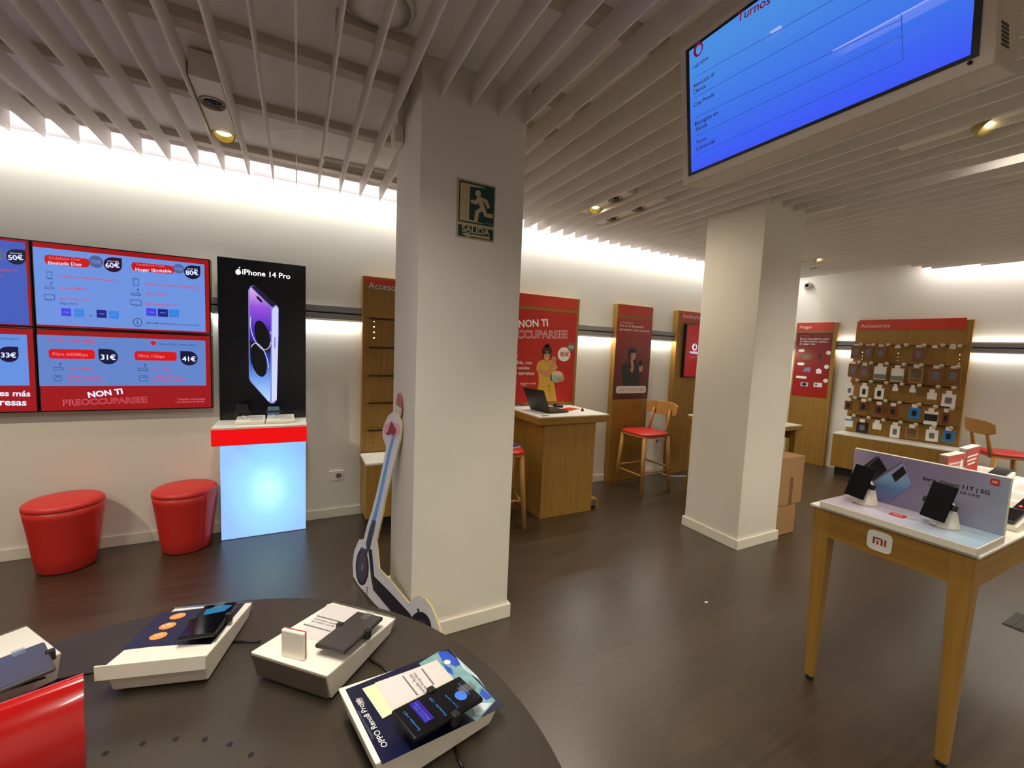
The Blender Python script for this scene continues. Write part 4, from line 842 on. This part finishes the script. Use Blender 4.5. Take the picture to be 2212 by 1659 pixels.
# stock behind the promo board
def sign_box(x, y, rz, lab, wv, h_, hw):
    t = thing('red_sign_block', lab, 'sign block', (x, y, TZ), rz, 'red sign blocks on the phone table')
    b = MB(); b.box(-.014, .014, -hw, hw, 0, h_, CLEAR); b.build('holder', t); b = MB(); b.box(-.017, -.0145, -hw + .002, hw - .002, .002, h_ - .002, REDP); f = b.build('card', t)
    b = MB()
    for k in range(3): b.box(-.0176, -.017, -hw + .03 + .02 * k, hw - .02 - .02 * (k == 2), h_ - .05 - .022 * k, h_ - .041 - .022 * k, PWHITE if wv else PAPER)
    if not wv: b.poly([(-.0178, -hw + .035 + .018 * math.cos(a * PI / 8), h_ - .06 + .03 * math.sin(a * PI / 8)) for a in range(16)], PWHITE)
    b.build('print', f); b = MB(); b.box(-.017, .017, -hw, hw, h_, h_ + .004, WPLA); b.build('top_strip', t); return t
sign_box(3.185, .90, PI / 2, 'red sign block with white disc behind the promo display', False, .185, .112)
sign_box(3.435, .905, PI / 2 + .06, 'red sign block with white lines of text behind the promo display', True, .205, .122)
LEDR = mat('red_led', (255, 40, 40), .4, emit=6)
def tray2(x, y, lab, led, lab2):
    t = thing('phone_tray', lab, 'display tray', (x, y, TZ), 0, 'display trays on the phone table')
    b = MB(); b.hexa([(0, -.10, 0), (.15, -.10, 0), (.15, .10, 0), (0, .10, 0), (0, -.10, .022), (.15, -.10, .05), (.15, .10, .05), (0, .10, .022)], WPLA); b.build('body', t, .005)
    b = MB(); b.poly([(.03, -.02, .0283), (.12, -.02, .045), (.12, .09, .045), (.03, .09, .0283)], mat('grey_price_card', (196, 186, 180))); b.build('price_card', t)
    p = thing('phone', lab2, 'phone', (x, y, TZ), 0)
    Mx = Matrix.Translation((.075, -.055, .043)) @ Matrix.Rotation(math.radians(-10.6), 4, 'Y')
    b = MB(); b.box(-.07, .07, -.034, .034, 0, .009, DARK, Mx); b.build('body', p, .003); b = MB(); b.box(-.066, .066, -.031, .031, .009, .0098, GLASSB, Mx); b.build('display', p)
    if led: b = MB(); b.lathe([(.006, 0), (.004, .004)], LEDR, (-.065, .01, .012), 10, M=Mx.to_3x3()); o = b.build('alarm_light', p); o.location = (.075, -.055, .04)
tray2(2.60, .62, 'white display tray next to the promo display edge', False, 'phone on the tray next to the promo display edge')
tray2(2.86, .62, 'white display tray second behind the promo display', True, 'phone with red alarm light on the second tray')
tray2(3.08, .62, 'white display tray third behind the promo display', True, 'phone with red alarm light on the third tray')
tray2(3.34, .62, 'white display tray fourth behind the promo display', False, 'phone on the fourth tray behind the promo display')
tray2(3.66, .90, 'white display tray beyond the red sign blocks', False, 'phone on the tray beyond the red sign blocks')

# ================================================================== round table in front
RTZ = .75; RC = Vector((-.30, .646, 0)); RR = .73
t = thing('round_table', 'dark grey round display table in the foreground', 'table', (RC.x, RC.y, 0))
HOLE = mat('dark_hole', (12, 10, 10), .8, noise=.1)
b = MB(); b.lathe([(RR - .012, RTZ - .03), (RR - .002, RTZ - .026), (RR, RTZ - .02), (RR, RTZ - .003), (RR - .003, RTZ)], TABLE, seg=128); b.build('top', t)
b = MB(); b.lathe([(.16, .03), (.16, RTZ - .031)], DARK, seg=40); b.build('pedestal', t); b = MB(); b.lathe([(.40, 0), (.40, .02), (.38, .03)], DARK, seg=48); b.build('foot_plate', t)
for k in range(12):
    a = math.radians(91.2 - 10.6 * (k - 3)); b = MB(); b.lathe([(.005, 0), (.005, .0006)], HOLE, (.286 * math.cos(a), .286 * math.sin(a), RTZ), 12, smooth=False); b.build('cable_hole', t)
PH, PL, PO = .072, .255, .034
SL = Vector((0, PL, PO - PH)).normalized(); NM = Vector((1, 0, 0)).cross(SL)
def plinth(loc, rz, wd, lab, lip=0, inner=None):
    t = thing('phone_plinth', lab, 'display plinth', (*loc, RTZ), math.radians(rz), 'wedge plinths on the round table')
    b = MB(); b.hexa([(.004, .02, .004), (wd - .004, .02, .004), (wd - .002, PL - .02, .004), (.002, PL - .02, .004), (0, 0, PH), (wd, 0, PH), (wd, PL, PO), (0, PL, PO)], WPLA)
    b.hexa([(.012, .03, 0), (wd - .012, .03, 0), (wd - .012, PL - .05, 0), (.012, PL - .05, 0), (.012, .03, .006), (wd - .012, .03, .006), (wd - .012, PL - .05, .006), (.012, PL - .05, .006)], DARK); b.build('body', t, .004)
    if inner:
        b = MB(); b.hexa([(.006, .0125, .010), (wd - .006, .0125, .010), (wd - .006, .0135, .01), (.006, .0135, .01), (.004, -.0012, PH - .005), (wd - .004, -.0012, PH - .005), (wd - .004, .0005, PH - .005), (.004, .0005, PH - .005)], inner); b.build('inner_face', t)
    b = MB(); b.box(.0, wd, PL + .001, PL + .003, PO - .022, PO + .002, CLEAR); b.build('acrylic_lip', t)
    return t
class Tp:
    def __init__(s, t, lift=.0):
        s.M = mw(t); s.I = s.M.inverted(); s.R = s.M.to_3x3(); s.l = lift
    def P(s, q, lift=0):
        o = s.M @ (Vector((0, 0, PH)) + NM * (s.l + lift)); return s.I @ onpl(q[0], q[1], o, s.R @ NM)
    def poly(s, b, pts, m, h): b.prism([s.P(p, 0) + NM * h for p in pts], NM * -.0004, m)
    def ell(s, b, c, r, m, h):
        C = s.P(c) + NM * h; b.prism([C + Vector((1, 0, 0)) * (r * math.cos(2 * PI * k / 24)) + SL * (r * math.sin(2 * PI * k / 24)) for k in range(24)], NM * -.0004, m)
    def txt(s, b, t_, a, c, m, h, off=.01):
        A, C = s.P(a), s.P(c); u = (C - A); wdt = u.length; u.normalize(); v = NM.cross(u); b.text(t_, A + NM * h, u, v, m, width=wdt, off=off)
    def frame(s, ci, co, lift, size=(.074, .158)):
        """matrix of a phone whose inner / outer end mid-points are given"""
        A, B_ = s.P(ci, lift), s.P(co, lift); y = (B_ - A).normalized(); x = y.cross(NM).normalized(); c = (A + B_) / 2
        return Matrix((( x.x, y.x, NM.x, c.x), (x.y, y.y, NM.y, c.y), (x.z, y.z, NM.z, c.z), (0, 0, 0, 1)))
def phone_on(t, tp, ci, co, lift, lab, cases, disp, extra=None, size=(.074, .158)):
    Mx = mw(t) @ tp.frame(ci, co, lift)
    p = thing('phone', lab, 'phone', tuple(Mx.translation)); L = mw(p).inverted() @ Mx; w_, h_ = size
    b = MB(); b.box(-w_ / 2, w_ / 2, -h_ / 2, h_ / 2, -.0045, .0045, cases, L); b.build('body', p, .003)
    b = MB(); b.box(-w_ / 2 + .003, w_ / 2 - .003, -h_ / 2 + .003, h_ / 2 - .003, .0045, .0052, disp, L); d = b.build('display', p)
    for sx_ in (-1, 1): b = MB(); b.box(sx_ * w_ / 2 - .006, sx_ * w_ / 2 + .008, .0, .014, -.012, .009, DARK, L); b.build('clamp', p, .002)
    b = MB(); b.box(-.009, .009, h_ / 2 - .03, h_ / 2 + .004, .006, .008, CLEAR, L); b.box(-.009, .009, h_ / 2 + .002, h_ / 2 + .004, -.012, .008, CLEAR, L); b.build('clear_clip', p)
    b = MB(); z = -.0046; b.box(-.016, .016, -.02, .03, -max(.006, lift - .003), z, DARK, L); b.build('mount', p, .001)
    if extra: extra(d, L)
    return p
# plinth with the small standing tile
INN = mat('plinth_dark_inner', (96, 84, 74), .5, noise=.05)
t = plinth((-.092, 1.009), -43.8, .20, 'white wedge plinth with a small standing tile and grey phone', inner=INN); tp = Tp(t)
b = MB(); tp.poly(b, [(708, 1305), (790, 1320), (722, 1388), (640, 1378)], PAPER, .0008); pc = b.build('price_card', t)
b = MB(); tp.poly(b, [(685, 1330), (735, 1343), (733, 1345), (683, 1332)], PGREY, .0014); tp.poly(b, [(657, 1348), (715, 1364), (713, 1366), (655, 1350)], PGREY, .0014)
tp.txt(b, 'conectado rápido', (677, 1338), (726, 1351), PGREY, .0014, 0); tp.txt(b, 'tu mejor tarifa', (671, 1343), (720, 1356), PGREY, .0014, 0); b.build('lettering', pc)
C = tp.P((634, 1421)); C2 = mw(t) @ C
p = thing('standing_tile', 'small white square tile with red edge standing on its plinth', 'sign tile', tuple(C2), math.radians(-40))
b = MB(); b.box(-.028, .028, -.004, .004, 0, .062, WPLA); b.build('body', p, .003); b = MB(); b.box(-.028, .028, .0042, .006, .001, .062, RED); b.build('red_backing', p, .001)
phone_on(t, tp, (708, 1406), (802, 1328), .022, 'dark grey phone on the plinth with the standing tile', mat('graphite', (64, 60, 60), .35, .3, noise=.05), mat('grey_glass', (70, 66, 66), .12, noise=.05))
# plinth with three orange circles
NAVY = mat('navy_print', (22, 24, 52), .35, noise=.1); ORNG = mat('orange_print', (240, 150, 70), .5, noise=.03)
t = plinth((-.353, 1.077), -14.8, .185, 'white wedge plinth with navy card and three orange circles'); tp = Tp(t)
b = MB(); tp.poly(b, [(262, 1405), (346, 1325), (530, 1303), (455, 1392), (390, 1393), (330, 1397)], NAVY, .0008); pc = b.build('price_card', t)
b = MB()
for (c, s_) in (((384, 1332), 'LOTE'), ((362, 1353), '1€'), ((342, 1375), 'TV')): tp.ell(b, c, .0165, ORNG, .0014); tp.txt(b, s_, (c[0] - 9, c[1] + 4), (c[0] + 11, c[1] - 2), PWHITE, .0019, .01)
b.build('circle_print', pc)
b = MB(); b.box(-.012, .186, -.004, -.001, PH - .026, PH + .006, WPLA); b.build('inner_lip', t, .001)
def scr1(d, L):
    b = MB(); b.prism([L @ Vector(q) for q in ((-.02, .02, .0056), (.022, .03, .0056), (.03, .06, .0056), (.004, .07, .0056), (-.024, .05, .0056))], L.to_3x3() @ Vector((0, 0, -.0003)), em('phone_teal', (16, 96, 140), .5)); b.build('picture', d)
phone_on(t, tp, (418, 1384), (482, 1303), .02, 'black glossy phone on the plinth with orange circles', BLACK, GLASSB, scr1)
# plinth with art print, phone seen upside down
t = plinth((.07, .829), -77.5, .19, 'white wedge plinth with dark blue card and colourful art corner'); tp = Tp(t)
DBL = mat('dark_blue_print', (14, 16, 50), .3, noise=.15)
b = MB(); tp.poly(b, [(746, 1490), (969, 1402), (1090, 1526), (826, 1652)], DBL, .0008); pc = b.build('top_card', t)
b = MB(); TEAL2 = mat('teal_art', (120, 160, 165), .4, noise=.5, nscale=60); BLU2 = mat('blue_art', (40, 80, 190), .4, noise=.3, nscale=60); PAL = mat('pale_art', (196, 210, 216), .4, noise=.2, nscale=50)
tp.poly(b, [(905, 1434), (948, 1408), (1000, 1440), (1070, 1515), (1030, 1560), (985, 1530)], TEAL2, .0013); tp.poly(b, [(945, 1410), (965, 1408), (998, 1434), (985, 1442), (955, 1428)], BLU2, .0017); tp.poly(b, [(955, 1434), (975, 1446), (980, 1460), (966, 1452)], BLU2, .0017); tp.poly(b, [(985, 1420), (1030, 1462), (1050, 1490), (1034, 1470), (1000, 1446)], PAL, .0019); tp.poly(b, [(1040, 1488), (1062, 1508), (1050, 1514), (1036, 1500)], BLU2, .0019); tp.poly(b, [(1020, 1520), (1062, 1520), (1040, 1545), (1025, 1545)], PAL, .0017)
tp.ell(b, (966, 1432), .0075, PWHITE, .0021); b.build('art_print', pc)
CREAM = mat('cream_card', (226, 218, 178), .5, noise=.02)
b = MB(); tp.poly(b, [(782, 1490), (943, 1428), (980, 1470), (826, 1555)], CREAM, .0023); pc2 = b.build('price_card', t)
b = MB(); tp.poly(b, [(809, 1478), (943, 1430), (979, 1469), (846, 1536)], PAPER, .0029); tp.poly(b, [(868, 1464), (871, 1463), (903, 1504), (900, 1506)], PGREY, .0034); tp.poly(b, [(909, 1448), (912, 1447), (938, 1481), (935, 1483)], PGREY, .0034)
tp.txt(b, 'gama fotográfica', (928, 1498), (896, 1456), PGREY, .0034, 0); tp.txt(b, 'pantalla fluida', (920, 1500), (888, 1459), PGREY, .0034, 0); b.build('lettering', pc2)
b = MB(); tp.txt(b, 'OPPO Reno8 Pro', (838, 1612), (784, 1522), PWHITE, .0014, .005); tp.poly(b, [(768, 1510), (782, 1508), (788, 1522), (774, 1526)], PGREY, .0013); tp.txt(b, '5G', (783, 1520), (775, 1512), PWHITE, .0019, .02); tp.txt(b, 'Diseñado para tus retratos', (808, 1596), (774, 1536), PGREY, .0014, 0); b.build('maker_lettering', pc)
EC1 = em('phone_cyan_text', (50, 116, 190), .4); EC2 = em('phone_violet', (50, 24, 130), .4); EC3 = em('phone_blue_blob', (54, 104, 196), .5)
def scr3(d, L):
    b = MB(); u, v, n_ = L.to_3x3() @ Vector((-1, 0, 0)), L.to_3x3() @ Vector((0, -1, 0)), L.to_3x3() @ Vector((0, 0, 1))
    def q(x, y): return L @ Vector((x, y, .0058))
    b.prism([q(-.03, -.028), q(.022, -.028), q(.022, -.048), q(-.03, -.048)], n_ * -.0003, EC2)
    for (s_, x, y, wd) in (('Sonido HD', .03, -.062, .05), ('Batería larga', .02, -.036, .045), ('Cámara dual', .02, -.042, .04), ('Pantalla 120', .03, -.006, .05), ('Carga rápida', .03, .022, .04), ('Resistente', .016, .062, .035)): b.text(s_, q(x, y) + n_ * .0004, u, v, EC1, width=wd, tall=.62)
    b.prism([q(.008 + .012 * math.cos(a * PI / 8), .045 + .012 * math.sin(a * PI / 8)) for a in range(16)], n_ * -.0003, EC3); b.build('picture', d)
phone_on(t, tp, (868, 1570), (1018, 1487), .03, 'black phone with lit blue text on the art-corner plinth', BLACK, GLASSB, scr3)
# leftmost plinth
t = plinth((-.611, 1.055), 33, .20, 'white wedge plinth cut off by the picture edge'); tp = Tp(t)
b = MB(); tp.poly(b, [(-40, 1505), (97, 1462), (100, 1466), (-40, 1511)], DARK, .001); b.build('card_edge', t)
phone_on(t, tp, (58, 1476), (38, 1408), .02, 'dark phone on the plinth cut off by the picture edge', mat('slate_phone', (70, 68, 72), .3, noise=.05), mat('slate_glass', (74, 72, 76), .15, noise=.05))
for (lab, pts) in (('black flat cable between the navy-card plinth and its edge neighbour', [(120, 1470), (180, 1456), (226, 1446)]), ('black flat cable between the navy-card plinth and the standing-tile plinth', [(500, 1386), (530, 1386), (562, 1386)]), ('black flat cable between the standing-tile plinth and art-corner plinth', [(798, 1424), (825, 1440), (850, 1462)]), ('black flat cable at the rear of the art-corner plinth', [(985, 1612), (990, 1640), (1000, 1659)])):
    b = MB(); P_ = [onz(*q, RTZ + .0035) for q in pts]; b.tube(P_, .003, CORD, 8); o = b.build('table_cable'); tag(o, lab, 'cable', 'cables on the round table')
# glossy red display back
REDG2 = mat('glossy_red_plastic', (176, 10, 10), .16, noise=.02, coat=.8)
t = thing('red_display', 'glossy red curved display back at the picture corner', 'display', (-.332, .938, RTZ - .0), math.radians(17.6))
prof = [(.06, 0), (.05, .10), (.016, .146), (.006, .154), (-.002, .153), (-.008, .147), (-.018, .132), (-.030, .108), (-.040, .078), (-.046, .044), (-.047, .02), (-.044, .0)]
b = MB(); n = len(prof); vs = [(x, y, z) for x in (-.34, 0) for (y, z) in prof]; b.add(vs, [(i, i + 1, n + i + 1, n + i) for i in range(n - 1)], REDG2, True); b.add([(0, y, z) for (y, z) in prof], [tuple(range(n))], REDG2); b.add([(-.34, y, z) for (y, z) in prof], [tuple(range(n))], REDG2); b.build('shell', t)
b = MB(); b.box(-.33, -.01, -.036, .055, 0, .004, DARK); b.build('base', t)

# ================================================================== scooter cut-out
A_ = Vector((.335, 2.60, 0)); C_ = Vector((.475, 1.90, 0)); H_ = onx(866, 905, .492); SN = (C_ - A_).cross(H_ - A_).normalized()
if SN.x > 0: SN = -SN
def sc(q, d=0): v = onpl(740 + q[0] / 2.862, 820 + q[1] / 2.862, A_, SN); return v + SN * d
t = thing('scooter_cutout', 'life-size flat foam-board cut-out of an electric scooter leaning on the column', 'cut-out', (.40, 2.25, 0)); ws = mw(t)
out = [(310, 200), (280, 225), (262, 265), (247, 310), (248, 360), (262, 395), (268, 420), (250, 520), (215, 680), (180, 815), (150, 905), (130, 985), (100, 990), (72, 1060), (62, 1130), (65, 1215), (100, 1275), (140, 1318), (200, 1388), (280, 1460), (360, 1540), (410, 1610), (440, 1660), (490, 1690), (560, 1680), (612, 1610), (600, 1545), (575, 1470), (545, 1400), (510, 1355), (480, 1337), (440, 1345), (410, 1385), (300, 1250), (225, 1170), (208, 1000), (235, 880), (243, 850), (260, 750), (335, 450), (355, 370), (362, 310), (362, 265), (345, 225), (330, 203)]
CUTW = mat('cutout_white_print', (226, 224, 228), .4, noise=.03)
b = MB(); b.prism([sc(q) for q in out], SN * -.009, CUTW, FOAM); b.build('board', t, world=ws)
def pr_(name, polys):
    b = MB()
    for (pts, m, d) in polys: b.prism([sc(q, d) for q in pts], SN * -.0004, m)
    b.build(name, t, world=ws)
def ringp(cx_, cy_, rx, ry, n=28): return [(cx_ + rx * math.cos(2 * PI * k / n), cy_ + ry * math.sin(2 * PI * k / n)) for k in range(n)]
STEMB = mat('printed_stem_blue', (96, 160, 226), .4, noise=.05); STEMD = mat('printed_stem_dark', (62, 66, 80), .4, noise=.1); MARO = mat('printed_handle_red', (140, 24, 52), .4, noise=.1); PINK = mat('printed_pink', (224, 178, 188), .4, noise=.05)
pr_('handlebar_print', [([(258, 280), (300, 262), (350, 275), (358, 330), (330, 360), (290, 350), (256, 330)], PINK, .0008), ([(303, 255), (320, 285), (333, 312), (328, 338), (312, 345), (298, 335), (282, 345), (268, 338), (282, 318), (290, 290)], MARO, .0014)])
pr_('stem_print', [([(308, 345), (326, 345), (300, 440), (262, 620), (222, 800), (205, 870), (183, 868), (205, 790), (248, 600), (286, 430)], STEMB, .001), ([(183, 868), (207, 872), (196, 935), (182, 985), (170, 1050), (150, 1060), (146, 1010), (162, 940)], STEMD, .0012)])
pr_('front_wheel_print', [(ringp(122, 1160, 40, 112), PBLACK, .001), (ringp(122, 1160, 31, 92), MARO, .0014), (ringp(122, 1160, 29, 88), STEMD, .0018), (ringp(124, 1160, 8, 24), PGREY, .0022), ([(105, 1060), (118, 1036), (160, 1055), (150, 1085), (130, 1068)], STEMD, .0024)])
pr_('deck_print', [([(160, 1050), (182, 1050), (196, 1215), (300, 1320), (420, 1450), (440, 1500), (360, 1520), (290, 1420), (190, 1300), (178, 1230)], PBLACK, .001), ([(186, 1262), (196, 1256), (198, 1285), (190, 1292)], MARO, .0015), ([(150, 1280), (156, 1280), (152, 1330), (148, 1330)], PGREY, .0015)])
pr_('rear_wheel_print', [(ringp(480, 1540, 70, 105), PBLACK, .0012), (ringp(484, 1550, 44, 66), STEMD, .0016), ([(462, 1415), (474, 1418), (474, 1450), (466, 1440)], PBLACK, .0014)])
SC = onx(863.5, 878, .5)
t = thing('round_tag', 'round white and red tag stuck to the column above the scooter cut-out', 'tag', (.5, SC.y, SC.z), math.radians(-90))
b = MB(); b.lathe([(.072, 0), (.075, .002), (.072, .004)], mat('tag_red', (190, 100, 80), .4, noise=.05), (0, -.001, 0), 36, M=Matrix.Rotation(PI / 2, 3, 'X')); b.build('disc', t)
b = MB(); b.prism([(.068 * math.cos(a * PI / 14), -.0062, .068 * math.sin(a * PI / 14)) for a in range(14, 29)], (0, .0008, 0), mat('tag_white', (228, 214, 206), .3, noise=.05)); b.build('white_half', t)

# ================================================================== exit sign
t = thing('exit_sign', 'green and cream SALIDA exit sign with running figure on the column', 'exit sign', (.784, 1.985, 2.165))
CRM = mat('luminescent_cream', (190, 170, 124), .5, noise=.03); GRN = mat('sign_green', (14, 58, 40), .4, noise=.05)
b = MB(); b.box(-.101, .101, -.004, 0, -.137, .137, CRM); pl = b.build('plate', t, .001)
w = Wl(t, -.004, 940, 340, 7.54); b = MB()
w.rr(b, -.092, .094, w.P((700, 1095)).z, .128, GRN, .0006, .006)
w.rr(b, -.092, .094, -.131, w.P((650, 1125)).z - .002, GRN, .0006, .006)
w.poly(b, [(415, 400), (805, 490), (800, 530), (790, 500), (568, 478), (550, 1005), (640, 1040), (780, 1080), (780, 1088), (395, 1015)], CRM, .001); b.build('panel', pl)
b = MB(); w.ell(b, (698, 590), 47, 56, CRM, .0014, 28)
w.poly(b, [(675, 660), (730, 640), (850, 700), (892, 820), (850, 838), (800, 735), (780, 735), (820, 850), (840, 915), (940, 930), (935, 998), (808, 970), (765, 880), (712, 910), (690, 1055), (632, 1045), (650, 870), (728, 825), (705, 740), (675, 775), (572, 735), (582, 685), (655, 700)], CRM, .0014); b.build('running_figure', pl)
b = MB(); w.txt(b, 'SALIDA', (428, 1200), (885, 1280), CRM, .0014, .03); w.poly(b, [(425, 1238), (560, 1222), (560, 1248), (888, 1300), (885, 1340), (560, 1285), (558, 1308)], CRM, .0014); w.rect(b, (800, 1065), (935, 1105), PGREY, .001); b.build('lettering', pl)

# ================================================================== hanging queue screen
t = thing('queue_screen', 'white-cased queue screen with blue display hanging under the slats', 'hanging screen', (1.22, 1.093, 2.10), math.radians(-90)); t.matrix_basis = t.matrix_basis @ Matrix.Rotation(math.radians(8), 4, 'X')
CASE = mat('white_screen_case', (222, 208, 190), .45, noise=.02)
b = MB(); b.box(-.016, .735, .0, .118, -.004, .44, CASE); b.build('case', t, .004)
w = Wl(t, 0, 1440, 0, 2.86)
x0, x1 = w.P((128, 690)).x, w.P((1945, 150)).x; z0 = (w.P((152, 1085)).z + w.P((1945, 335)).z) / 2
b = MB(); b.box(x0, x1, -.002, 0, z0, .44 - .02, BLACK); bz = b.build('bezel', t)
x0, x1 = w.P((150, 680)).x, w.P((1890, 200)).x; z0 = (w.P((173, 1062)).z + w.P((1893, 330)).z) / 2
QB = grad('queue_blue', [(0, (58, 86, 245)), (.35, (60, 110, 232)), (1, (72, 140, 225))], 2, z0, z0 + .33, .02, 1.0)
b = MB(); b.box(x0, x1, -.003, -.002, z0, .44 - .03, QB); d = b.build('display', t)
w = Wl(t, -.003, 1440, 0, 2.86); QD = em('queue_text', (44, 44, 92), .5); QR = em('queue_red', (120, 20, 60), .6); QL = em('queue_line', (46, 84, 190), .7)
b = MB(); w.ell(b, (196, 305), 30, 44, QR, .0008); w.ell(b, (200, 306), 18, 30, mat('queue_logo_hole', (80, 140, 225), .2, emit=.9), .0012); w.poly(b, [(188, 262), (206, 262), (212, 275), (196, 282)], QR, .0014)
w.txt(b, 'Turnos', (437, 140), (640, 22), QR, .001, .012)
for (s_, a, c) in (('+60 Años', (165, 432), (258, 362)), ('Atención al', (165, 548), (292, 468)), ('Cliente', (165, 585), (243, 540)), ('Cita Previa', (168, 665), (294, 592)), ('Recogida en', (175, 782), (318, 704)), ('Tienda', (178, 815), (252, 778)), ('Turno', (182, 895), (246, 862)), ('Comercial', (182, 935), (298, 880))): w.txt(b, s_, a, c, QD, .001, .012)
for (a, c) in (((170, 480), (1100, -40)), ((170, 606), (1300, -20)), ((172, 730), (1450, 120)), ((175, 845), (1455, 222)), ((178, 962), (1462, 372))): w.line(b, a, c, .0016, QL, .0008)
w.line(b, (1452, 90), (1462, 372), .0016, QL, .0009); b.build('lettering', d)
b = MB()
for k in range(6):
    v0 = (mw(t).inverted() @ ony(2060 + 725 / 6.915, (315 + k * 66) / 6.915, .357)); v1 = (mw(t).inverted() @ ony(2060 + 832 / 6.915, (362 + k * 66) / 6.915, .357)); b.box(.7345, .736, min(v0.y, v1.y), max(v0.y, v1.y), v0.z - .0025, v0.z + .002, DARK)
b.build('vent_slots', t)
b = MB(); b.lathe([(.012, 0), (.012, .0015)], PGREY, (.735, .085, .20), 20, sy=3, M=Matrix.Rotation(PI / 2, 3, 'Y')); b.build('side_sticker', t)
b = MB(); b.lathe([(.004, 0), (.004, .002)], BLACK, (.700, -.001, .016), 12, M=Matrix.Rotation(PI / 2, 3, 'X')); b.build('sensor', t)
b = MB(); b.box(.32, .42, .05, .10, .44, .68, CASE); b.build('ceiling_bracket', t)

# ================================================================== small things on the floor
P_ = onz(1525, 1301); b = MB(); b.prism([(-.014, -.006, 0), (.010, -.009, 0), (.015, .005, .0), (-.006, .008, .0)], (0, 0, .0012), PAPER); o = b.build('paper_scrap'); o.location = (P_.x, P_.y, .0005); tag(o, 'tiny white paper scrap on the floor between the columns', 'paper')
t = thing('floor_hatch', 'dark metal floor socket hatch under the long phone table', 'floor hatch', (2.62, .86, 0)); t.matrix_basis = Matrix.Translation(onz(2196, 1345)) 
b = MB(); b.box(-.10, .16, -.11, .035, 0, .004, DARK); b.build('frame', t, .001)
for k in range(4): b = MB(); b.box(-.085, .14, -.095 + k * .03, -.08 + k * .03, .004, .006, BLACK); b.build('slot_bar', t)
